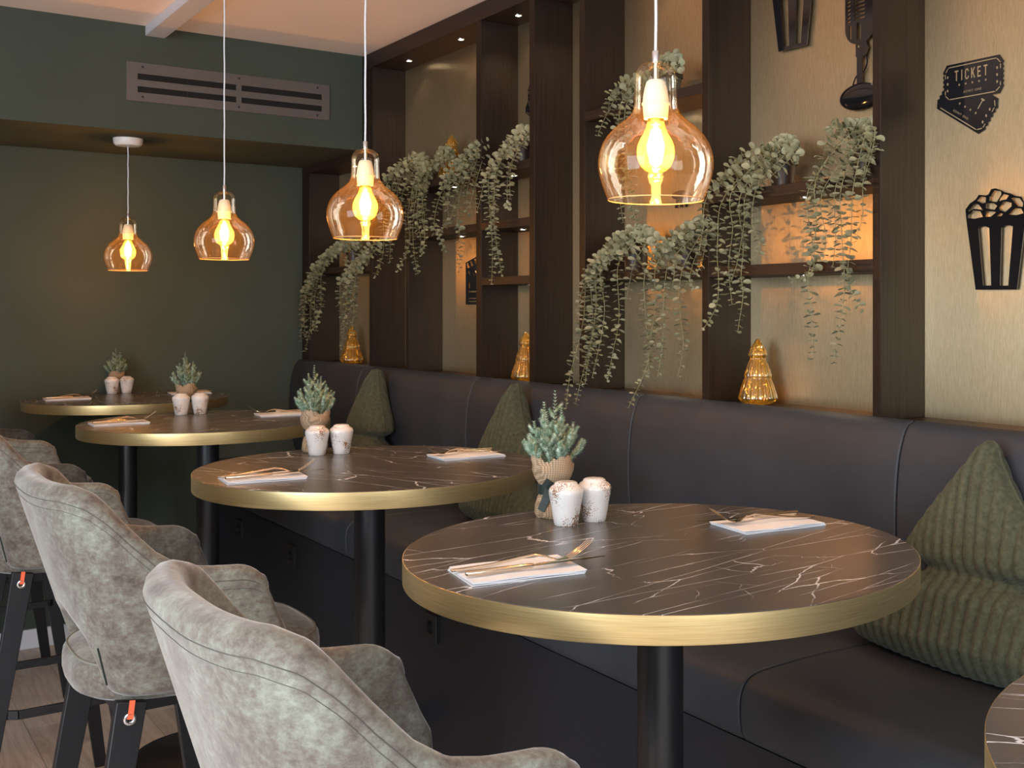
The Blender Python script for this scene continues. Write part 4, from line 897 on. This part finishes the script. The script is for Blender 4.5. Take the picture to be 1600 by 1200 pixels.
PLANTS=[('A1', 5.275, 1.696, [[(5.115, 1.791), (5.349, 1.693), (5.454, 1.506), (5.508, 1.331)], [(5.075, 1.798), (5.281, 1.722), (5.384, 1.537), (5.384, 1.412), (5.358, 1.282)], [(5.036, 1.788), (5.214, 1.744), (5.298, 1.599), (5.323, 1.475), (5.281, 1.383)], [(4.997, 1.801), (5.156, 1.772), (5.255, 1.659), (5.23, 1.506), (5.349, 1.382)], [(4.958, 1.793), (5.052, 1.768), (5.156, 1.711)], [(5.156, 1.772), (5.366, 1.647), (5.472, 1.538), (5.454, 1.427)], [(4.92, 1.782), (4.943, 1.74), (4.92, 1.704)], [(5.181, 1.779), (5.401, 1.632), (5.49, 1.459), (5.419, 1.349)]]),
('A2', 4.781, 1.696, [[(4.736, 1.766), (4.882, 1.65), (4.92, 1.505), (4.951, 1.315)], [(4.7, 1.758), (4.838, 1.664), (4.92, 1.564), (4.958, 1.447), (4.981, 1.305)], [(4.708, 1.745), (4.808, 1.677), (4.838, 1.534), (4.838, 1.376)], [(4.736, 1.737), (4.92, 1.651), (4.997, 1.594), (4.92, 1.389)], [(4.693, 1.786), (4.794, 1.734), (4.867, 1.621), (4.808, 1.448)], [(4.722, 1.773), (4.882, 1.694), (4.974, 1.623)]]),
('B1', 4.479, 2.016, [[(4.43, 2.091), (4.515, 1.914), (4.529, 1.737), (4.589, 1.632)], [(4.398, 2.088), (4.437, 1.909), (4.463, 1.802), (4.437, 1.682)], [(4.273, 2.075), (4.285, 1.898), (4.273, 1.766), (4.366, 1.643)], [(4.243, 2.078), (4.212, 1.893), (4.224, 1.738), (4.159, 1.627)], [(4.212, 2.069), (4.177, 1.891), (4.141, 1.781), (4.153, 1.722)], [(4.366, 2.117), (4.515, 2.051), (4.529, 1.943)], [(4.411, 2.108), (4.489, 1.994), (4.45, 1.869)], [(4.322, 2.107), (4.385, 2.012), (4.36, 1.877)], [(4.183, 2.066), (4.13, 1.887), (4.107, 1.784), (4.147, 1.709)], [(4.463, 2.078), (4.542, 1.999), (4.542, 1.861)], [(4.273, 2.091), (4.322, 1.98), (4.31, 1.847)]]),
('B2', 4.222, 2.016, [[(4.038, 2.094), (4.13, 1.989), (4.13, 1.862), (4.118, 1.721)], [(4.066, 2.085), (4.183, 2.02), (4.2, 1.918)], [(3.982, 2.101), (4.084, 2.056), (4.107, 1.962)], [(4.01, 2.079), (4.141, 2.029), (4.183, 1.943)], [(3.971, 2.08), (3.994, 2.047)], [(4.095, 2.083), (4.224, 2.011), (4.212, 1.893)]]),
('B3', 3.875, 2.016, [[(3.796, 2.08), (3.982, 1.951), (4.016, 1.829), (3.955, 1.764), (3.912, 1.717)], [(3.771, 2.077), (3.901, 1.945), (3.917, 1.835), (3.982, 1.79)], [(3.73, 2.084), (3.812, 1.961), (3.822, 1.841), (3.791, 1.743), (3.801, 1.636)], [(3.72, 2.071), (3.76, 1.957), (3.745, 1.86), (3.72, 1.847)], [(3.71, 2.058), (3.72, 1.929), (3.735, 1.871)], [(3.745, 2.11), (3.896, 2.022), (3.971, 1.951)], [(3.71, 2.113), (3.822, 2.059), (3.928, 1.971)], [(3.71, 2.094), (3.781, 2.025), (3.843, 1.915), (3.896, 1.822)]]),
('C1', 3.549, 2.016, [[(3.482, 2.101), (3.613, 1.99), (3.651, 1.9), (3.666, 1.843)], [(3.459, 2.105), (3.565, 2.004), (3.584, 1.895), (3.556, 1.755), (3.546, 1.663), (3.556, 1.572)], [(3.415, 2.104), (3.519, 1.999), (3.537, 1.846), (3.509, 1.719), (3.464, 1.602)], [(3.401, 2.091), (3.459, 1.997), (3.459, 1.863), (3.424, 1.867)], [(3.384, 2.089), (3.424, 1.989), (3.424, 1.871)], [(3.437, 2.111), (3.537, 2.051), (3.608, 1.978)], [(3.384, 2.105), (3.482, 2.063), (3.537, 1.96), (3.551, 1.801)]]),
('E1', 2.685, 2.127, [[(2.682, 2.179), (2.797, 2.153), (2.855, 2.073), (2.876, 2.029)], [(2.667, 2.18), (2.754, 2.137), (2.78, 2.005), (2.767, 1.849), (2.754, 1.748)], [(2.651, 2.181), (2.731, 2.114), (2.731, 1.961), (2.695, 1.805), (2.673, 1.724)], [(2.574, 2.201), (2.651, 2.215)], [(2.544, 2.196), (2.523, 2.178), (2.529, 2.139)], [(2.635, 2.193), (2.814, 2.165), (2.831, 2.09)]]),
('E2', 2.849, 1.613, [[(2.764, 1.71), (2.947, 1.613), (2.962, 1.462), (2.984, 1.299), (3.009, 1.17)], [(2.747, 1.713), (2.918, 1.622), (2.918, 1.462), (2.936, 1.342), (2.962, 1.195)], [(2.764, 1.718), (2.866, 1.63), (2.848, 1.502), (2.866, 1.384), (2.859, 1.285)], [(2.715, 1.708), (2.787, 1.628), (2.787, 1.463), (2.801, 1.366), (2.774, 1.276)], [(2.682, 1.706), (2.715, 1.635), (2.728, 1.578), (2.737, 1.521)], [(2.78, 1.705), (2.936, 1.603), (2.984, 1.523), (3.006, 1.482)], [(2.731, 1.716), (2.901, 1.641), (2.89, 1.522), (2.918, 1.382), (2.901, 1.263)], [(2.667, 1.713), (2.589, 1.677)], [(2.764, 1.729), (2.848, 1.699), (2.918, 1.652)], [(2.814, 1.713), (2.947, 1.627), (2.933, 1.562)]]),
('E3', 2.593, 1.613, [[(2.499, 1.709), (2.635, 1.614), (2.644, 1.464), (2.626, 1.352), (2.67, 1.202)], [(2.471, 1.717), (2.589, 1.631), (2.601, 1.502), (2.62, 1.39), (2.613, 1.303)], [(2.442, 1.724), (2.553, 1.648), (2.55, 1.502), (2.565, 1.41), (2.529, 1.298)], [(2.414, 1.731), (2.465, 1.609), (2.476, 1.483), (2.465, 1.394), (2.482, 1.303)], [(2.428, 1.729), (2.505, 1.655), (2.499, 1.592), (2.505, 1.547)], [(2.4, 1.73), (2.436, 1.644), (2.431, 1.572), (2.392, 1.549)], [(2.408, 1.734), (2.529, 1.698), (2.635, 1.651)], [(2.397, 1.727), (2.403, 1.642), (2.408, 1.59)], [(2.42, 1.74), (2.499, 1.709), (2.574, 1.658)]]),
('F1', 2.194, 1.815, [[(2.154, 1.91), (2.306, 1.793), (2.313, 1.673), (2.298, 1.57), (2.321, 1.501), (2.364, 1.435)], [(2.13, 1.91), (2.259, 1.807), (2.266, 1.705), (2.274, 1.62), (2.254, 1.552), (2.251, 1.499)], [(2.106, 1.904), (2.228, 1.804), (2.223, 1.669), (2.228, 1.585), (2.203, 1.526), (2.213, 1.434)], [(2.118, 1.901), (2.203, 1.802), (2.203, 1.718), (2.241, 1.619), (2.259, 1.56)], [(2.083, 1.897), (2.166, 1.815), (2.173, 1.716), (2.154, 1.658), (2.164, 1.617)], [(2.166, 1.898), (2.359, 1.815), (2.375, 1.711), (2.386, 1.642)], [(2.142, 1.92), (2.241, 1.898), (2.332, 1.813)], [(2.071, 1.896), (2.037, 1.876), (2.041, 1.849)], [(2.094, 1.91), (2.142, 1.862), (2.166, 1.799)], [(2.064, 1.887), (2.094, 1.854), (2.13, 1.82)]]),
('F2', 1.904, 1.815, [[(1.885, 1.92), (1.97, 1.798), (1.974, 1.72), (1.957, 1.625), (1.965, 1.579), (2.037, 1.568)], [(1.864, 1.917), (1.948, 1.812), (1.952, 1.703), (1.965, 1.61), (1.974, 1.563), (1.957, 1.469), (1.944, 1.367)], [(1.833, 1.914), (1.868, 1.789), (1.864, 1.682), (1.854, 1.591), (1.86, 1.5), (1.878, 1.36)], [(1.823, 1.908), (1.827, 1.785), (1.844, 1.666), (1.848, 1.576), (1.819, 1.53), (1.784, 1.488)], [(1.844, 1.904), (1.889, 1.791), (1.889, 1.669), (1.889, 1.584)], [(1.804, 1.902), (1.804, 1.798), (1.808, 1.709), (1.817, 1.662)], [(1.874, 1.926), (1.922, 1.909), (1.952, 1.843), (1.97, 1.751)], [(1.794, 1.916), (1.788, 1.856), (1.8, 1.768)], [(1.854, 1.927), (1.91, 1.931), (1.916, 1.947)], [(1.848, 1.908), (1.927, 1.779), (1.918, 1.67), (1.927, 1.609)]])]
# mic [(2.011, 2.19), (1.966, 2.116), (2.036, 2.026), (2.007, 2.287), (1.966, 2.171)]
# prong [(2.754, 1.843), (2.65, 1.842), (2.728, 1.811), (2.665, 1.81)]
# vent [1.01094448 4.825      0.98886468] [1.84528897 4.825      0.83442874]
tk = make_tickets('pair of black metal cinema tickets reading TICKET on the brass panel at the right edge', 1.635, 2.0245)
copy_thing(tk, (2.1538, 3.545, 2.285), label='black ticket sign in the narrow niche, only its serrated left edge showing')
def make_popcorn(label, y, z):
    t = wallthing('popcorn_sign', label, 'wall decoration', y, z, 'popcorn bucket wall signs')
    plate('cutout_plate', [POPO]+POPH, t, 0.0, 0.0035)
    standoffs(t, [(0.0, 0.03), (0.0, 0.155)]); return t
pc = make_popcorn('black metal popcorn bucket cut-out at the right edge, below the tickets', *POPC)
copy_thing(pc, (2.145, 2.215, 2.203), label='black popcorn bucket cut-out at the top of the picture, cut off above')
cl = wallthing('clapperboard_sign', 'black metal clapperboard cut-out in the orange lit niche beside a hanging plant', 'wall decoration', 4.01, 1.61)
plate('cutout_plate', [[(0.095, 0.075), (-0.095, 0.118), (-0.095, -0.095), (0.095, -0.095)],
    [(0.086, 0.050), (0.060, 0.056), (0.078, 0.075), (0.086, 0.073)], [(0.050, 0.058), (0.030, 0.062), (0.048, 0.081), (0.066, 0.077)], [(0.012, 0.066), (-0.010, 0.071), (0.008, 0.090), (0.028, 0.086)], [(-0.03, 0.075), (-0.052, 0.080), (-0.034, 0.099), (-0.014, 0.095)],
    [(0.070, 0.042), (0.078, 0.042), (0.062, 0.022), (0.054, 0.022)], [(0.040, 0.042), (0.050, 0.042), (0.034, 0.022), (0.022, 0.022)], [(0.006, 0.042), (0.018, 0.042), (0.002, 0.022), (-0.010, 0.022)],
    [(0.072, -0.005), (0.060, -0.005), (0.060, -0.030), (0.072, -0.030)], [(0.072, -0.040), (-0.07, -0.040), (-0.07, -0.046), (0.072, -0.046)],
    [(0.072, -0.068), (-0.07, -0.068), (-0.07, -0.073), (0.072, -0.073)], [(0.072, -0.080), (-0.07, -0.080), (-0.07, -0.085), (0.072, -0.085)]], cl, 0.0)
standoffs(cl, [(0.05, 0.0), (-0.05, 0.0)])
cap = wallthing('cap_ornament', 'small black oval cap with three short prongs, seen through the front lamp shade', 'wall decoration', 2.700, 1.835)
plate('cap', [[(0.045*math.cos(k*PI/12), 0.010+0.014*math.sin(k*PI/12)) for k in range(24)]], cap, 0.0, 0.006, 'black_metal')
for y0, y1 in ((0.018, 0.026), (0.0, 0.0), (-0.018, -0.026)):
    plate('prong', [seg_rect((y0, -0.002), (y1, -0.028), 0.008)], cap, 0.0, 0.005, 'black_metal')
standoffs(cap, [(0.0, 0.01)])
# microphone
mc = wallthing('microphone_sign', 'black metal old-fashioned stand microphone cut-out half hidden by a dark upright', 'wall decoration', 1.972, 2.03)
ell = lambda cy, cz, a, b, n=36: [(cy+a*math.cos(2*PI*k/n), cz+b*math.sin(2*PI*k/n)) for k in range(n)]
def rrect(y0, y1, z0, z1, r, n=5):
    out = []
    for cx_, cz_, a0 in ((y1-r, z1-r, 0), (y0+r, z1-r, PI/2), (y0+r, z0+r, PI), (y1-r, z0+r, 1.5*PI)):
        out += [(cx_+r*math.cos(a0+PI/2*k/n), cz_+r*math.sin(a0+PI/2*k/n)) for k in range(n+1)]
    return out
slots_ = []
for k in range(15):
    z = 0.200+0.0102*k
    slots_.append([(0.018, z-0.001), (0.004, z+0.0015), (-0.016, z+0.0015), (-0.018, z+0.0065), (0.002, z+0.0072), (0.018, z+0.0045)])
    slots_.append([(0.0425, z-0.003), (0.031, z), (0.031, z+0.0050), (0.0425, z+0.0015)])
plate('head', [rrect(-0.050, 0.050, 0.140, 0.375, 0.042), [(0.010, 0.150), (-0.004, 0.150), (-0.004, 0.190), (0.010, 0.195)], [(0.036, 0.160), (0.028, 0.155), (0.028, 0.190), (0.036, 0.190)],
                *[s_ for s_ in slots_]], mc, 0.0)
plate('neck', [[(0.014, 0.142), (-0.022, 0.142), (-0.028, 0.125), (-0.020, 0.108), (0.004, 0.100), (0.014, 0.108)], [(0.010, 0.136), (0.001, 0.136), (0.001, 0.130), (0.010, 0.130)]], mc, 0.0005)
plate('stand', [[(0.010, 0.112), (-0.008, 0.112), (-0.008, 0.022), (0.010, 0.022)]], mc, 0.0)
cb = [(0.010, 0.060), (0.018, 0.050), (0.024, 0.035), (0.026, 0.018)]
obj('cable', MB().tube([(0, y, z) for y, z in cr([(a, b, 0) for a, b in cb] and [Vector((a, b)) for a, b in cb], 5)], 0.0022, 6), M['black_gloss'], mc)
obj('cable', MB().tube([(0, y, z) for y, z in cr([Vector(p) for p in ((-0.016, 0.108), (-0.024, 0.095), (-0.022, 0.080), (-0.010, 0.064))], 5)], 0.0022, 6), M['black_gloss'], mc)
dm = MB(); dm.rings([[(-h, a, b) for a, b in ell(0, 0.005, 0.068*s_, 0.034*s_)] for h, s_ in ((-0.001, 1), (0.003, 1), (0.006, 0.93), (0.009, 0.75), (0.011, 0.45), (0.0115, 0.1))])
obj('base', dm, M['black_gloss'], mc, ang=60)
standoffs(mc, [(0.0, 0.30), (0.0, 0.005)])

# ---------------------------------------------------------------- trailing eucalyptus
def leaf_mesh(k):
    rnd = random.Random(k); pts = []; L, Wd = 1.0, 0.80
    n = 10
    ring = []
    for j in range(n):
        a = PI+2*PI*j/n; x = 0.56+0.46*math.cos(a); y = 0.5*Wd*math.sin(a)*(1+0.12*math.cos(a)); z = 0.10*((y/0.4)**2)+0.05*math.sin(x*3+k)
        ring.append((x, y, z))
    vs = [(0, 0, 0)] + ring + [(0.56, 0, -0.05)]
    fs = [(0, n, 1), (0, 1, 2)] if False else [(0, ring_i, ring_i % n + 1) for ring_i in (n, 1)]
    fs += [(1+j, 1+(j+1) % n, n+1) for j in range(n)]
    me = bpy.data.meshes.new('leaf'); me.from_pydata(vs, [], fs); me.materials.append(M['leaf']); me.shade_smooth(); return me, vs, fs
LEAVES = [leaf_mesh(k) for k in range(3)]
PLAB = {'A1': 'trailing eucalyptus plant at the far left end of the shelves, beside the green wall', 'A2': 'dense trailing eucalyptus in the far niche, hanging beside the amber glass tree',
        'B1': 'bushy trailing eucalyptus on the upper shelf right behind the second pendant lamp', 'B2': 'short eucalyptus plant in a dark pot left of the orange glass tree', 'B3': 'trailing eucalyptus on the upper shelf just right of the orange glass tree',
        'C1': 'trailing eucalyptus on the upper shelf hanging over the small narrow niches', 'E1': 'eucalyptus in a brown pot behind the neck of the front pendant lamp',
        'E2': 'long trailing eucalyptus left of centre, reaching down to the bench back', 'E3': 'long trailing eucalyptus under the front pendant lamp, right of its neighbour', 
        'F1': 'trailing eucalyptus in a brown pot above the ribbed amber tree', 'F2': 'trailing eucalyptus below the microphone, beside the dark upright'}
POTX = {'A1': 5.13, 'B1': 4.42, 'B2': 4.215, 'E2': 2.86, 'E3': 2.60, 'F2': 1.90, 'A2': 4.80, 'B3': 3.86}
def euc(key, py, zs, vines, near):
    py = POTX.get(key, py); rnd = random.Random(hash(key[0])+ord(key[1])*7 if False else ord(key[0])*31+ord(key[1]))
    px_ = 2.088
    t = thing('trailing_eucalyptus', PLAB[key], 'plant', (px_, py, zs+0.0003), group='trailing eucalyptus plants on the shelves')
    pot = MB().lathe([(0.0, 0.0), (0.026, 0.0), (0.028, 0.002), (0.036, 0.062), (0.040, 0.063), (0.041, 0.074), (0.037, 0.0745), (0.035, 0.066), (0.0, 0.064)], 32)
    obj('pot', pot, M['pot_brown'], t, ang=30)
    o_ = Vector((px_, py, zs)); big = MB(); nleaf = 0; stems_far = MB()
    for vi, v in enumerate(vines):
        lowest = min(z for y, z in v)
        pts = [Vector((0, 0, 0.062)), Vector((-0.02, (v[0][0]-py)*0.35, 0.115 if v[0][1]-zs > 0.05 else 0.095))]
        m_ = len(v)
        for k, (y, z) in enumerate(v):
            x = 2.01 if k == 0 else 1.978-0.004*k
            if z > zs+0.02 and k > 0: x = 1.985
            if z < 1.30: x = 1.925
            x += rnd.uniform(-0.012, 0.004)
            pts.append(Vector((x-px_, y-py, z-zs)))
        path = cr(pts, 12)
        # resample by length
        sp_ = 0.0150 if near else 0.0155; out = [path[0]]; acc = 0
        for a, b_ in zip(path, path[1:]):
            d = (b_-a).length
            while acc+d >= sp_:
                q = (sp_-acc)/d; a = a+(b_-a)*q; out.append(a.copy()); d = (b_-a).length; acc = 0
            acc += d
        # gentle wobble
        ph = rnd.uniform(0, 6)
        out = [p+Vector((0, 0.003*math.sin(k*0.33+ph), 0)) for k, p in enumerate(out)]
        if len(out) < 4: continue
        st = MB().tube(out, 0.0014, 5, 0.0007)
        so = obj('stem', st, M['stem'], t, ang=80)
        n = len(out)
        for k in range(2, n):
            d = (out[min(k+1, n-1)]-out[k-1]).normalized(); a0 = (0 if k % 2 else PI/2)+rnd.uniform(-0.5, 0.5)+ph
            ref = Vector((1, 0, 0)) if abs(d.x) < 0.8 else Vector((0, 1, 0)); e1 = (ref-d*ref.dot(d)).normalized(); e2 = d.cross(e1)
            fade = 1.0 if k < n*0.75 else 1.0-0.5*(k-n*0.75)/(n*0.25)
            for s_ in (0, PI):
                an = a0+s_+rnd.uniform(-0.25, 0.25)
                dr = (e1*math.cos(an)+e2*math.sin(an)+d*rnd.uniform(-0.15, 0.40)).normalized()
                nrm = (d*-1+Vector((rnd.uniform(-.5, .5), rnd.uniform(-.5, .5), rnd.uniform(-.3, .3)))).normalized()
                yv = nrm.cross(dr).normalized(); zv = dr.cross(yv)
                L_ = (0.0245 if near else 0.0240)*fade*rnd.uniform(0.72, 1.18)
                # keep foliage out of the wall
                Mx = Matrix(((dr.x*L_, yv.x*L_, zv.x*L_, out[k].x), (dr.y*L_, yv.y*L_, zv.y*L_, out[k].y), (dr.z*L_, yv.z*L_, zv.z*L_, out[k].z), (0, 0, 0, 1)))
                me, vs, fs = LEAVES[rnd.randrange(3)]
                if near and nleaf < 295:
                    lf = bpy.data.objects.new('leaf', me); C.objects.link(lf); lf.parent = so; lf.matrix_basis = Mx; nleaf += 1
                else:
                    big.add([Mx @ Vector(p) for p in vs], fs)
    if big.v:
        fo = obj('foliage', big, M['leaf'], t, ang=180); fo['kind'] = 'stuff'
for key, py, zs, vines in PLANTS: euc(key, py, zs, vines, key in ('E1', 'E2', 'E3', 'F1', 'F2'))

# ---------------------------------------------------------------- corduroy tree cushions
def make_cushion(label):
    t = thing('tree_cushion', label, 'cushion', group='green corduroy cushions on the bench')
    HC = 0.462
    prof = [(0.0, 0.262), (0.008, 0.290), (0.020, 0.303), (0.035, 0.303), (0.055, 0.287), (0.085, 0.252), (0.115, 0.218), (0.145, 0.178), (0.165, 0.145), (0.180, 0.118), (0.190, 0.112), (0.197, 0.128), (0.205, 0.158), (0.216, 0.173), (0.232, 0.171), (0.26, 0.155), (0.31, 0.117), (0.36, 0.078), (0.41, 0.042), (0.435, 0.026), (0.450, 0.022), (0.458, 0.014), (0.463, 0.006)]
    def w(z):
        for (a, wa), (b_, wb) in zip(prof, prof[1:]):
            if z <= b_: return wa+(wb-wa)*((z-a)/(b_-a) if b_ > a else 0)
        return prof[-1][1]
    NZ, NY = 100, 280; pitch = 0.0255
    def side(sign):
        vs = []
        for i in range(NZ+1):
            z = HC*i/NZ; W_ = w(z)
            for j in range(NY+1):
                s_ = -1+2*j/NY; y = W_*s_
                edge = max(0, 1-abs(s_)**2.6); ve = min(1, (z+0.004)/0.05); vt = min(1, (HC+0.004-z)/0.05); nk = 1-0.25*math.exp(-((z-0.19)/0.025)**2)
                th = 0.070*edge**0.55*(ve**0.5)*(0.35+0.65*min(1, W_/0.17))*(vt**0.4)*nk
                rib = abs(math.sin(PI*(y+0.012*math.sin(z*9))/pitch))**0.85*0.0100*min(1, edge*6+0.15)
                sag = -0.012*math.cos(s_*PI/2)*(1-ve)
                vs.append((sign*(th+rib), y+0.004*math.sin(z*22), z+sag))
        return vs
    n = (NZ+1)*(NY+1); I = lambda i, j: i*(NY+1)+j
    mb = MB(); fs = []
    for i in range(NZ):
        for j in range(NY): fs.append((I(i, j), I(i, j+1), I(i+1, j+1), I(i+1, j)))
    fr, bk = side(-1), side(1)
    edge = [(I(i, 0)) for i in range(NZ+1)] + [I(NZ, j) for j in range(1, NY+1)] + [I(i, NY) for i in range(NZ-1, -1, -1)] + [I(0, j) for j in range(NY-1, 0, -1)]
    f2 = fs + [(n+a, n+d, n+c_, n+b_) for a, b_, c_, d in fs]
    m_ = len(edge)
    f2 += [(edge[k], edge[(k+1) % m_], n+edge[(k+1) % m_], n+edge[k]) for k in range(m_)]
    mb.add(fr+bk, f2)
    obj('cover', mb, M['corduroy'], t, ang=60)
    sm = [Vector((0, (fr[e][1]+bk[e][1])/2, (fr[e][2]+bk[e][2])/2)) for e in edge[::3]]; sm.append(sm[0])
    obj('seam', MB().tube([p*1.004 for p in sm], 0.0028, 6, caps=False), M['corduroy'], t)
    return t
cu0 = make_cushion('large green corduroy tree cushion leaning on the bench at the right edge')
CU = [(1.845, 1.412, 0.772, 0.0, 0.155, None), (1.835, 3.270, 0.775, 0.0, 0.13, 'green corduroy tree cushion between the second table and the front table spruce'),
      (1.835, 4.42, 0.775, 0.0, 0.13, 'farthest green corduroy tree cushion, behind the second table')]
for i, (x, y, z, yaw_, lean, lab) in enumerate(CU):
    o = cu0 if i == 0 else copy_thing(cu0, (0, 0, 0), label=lab)
    o.location = (x, y, z+0.012); o.rotation_euler = (0, lean, yaw_)
    o.scale = (1, 1, 0.97) if i == 0 else (1, 0.86, 1)
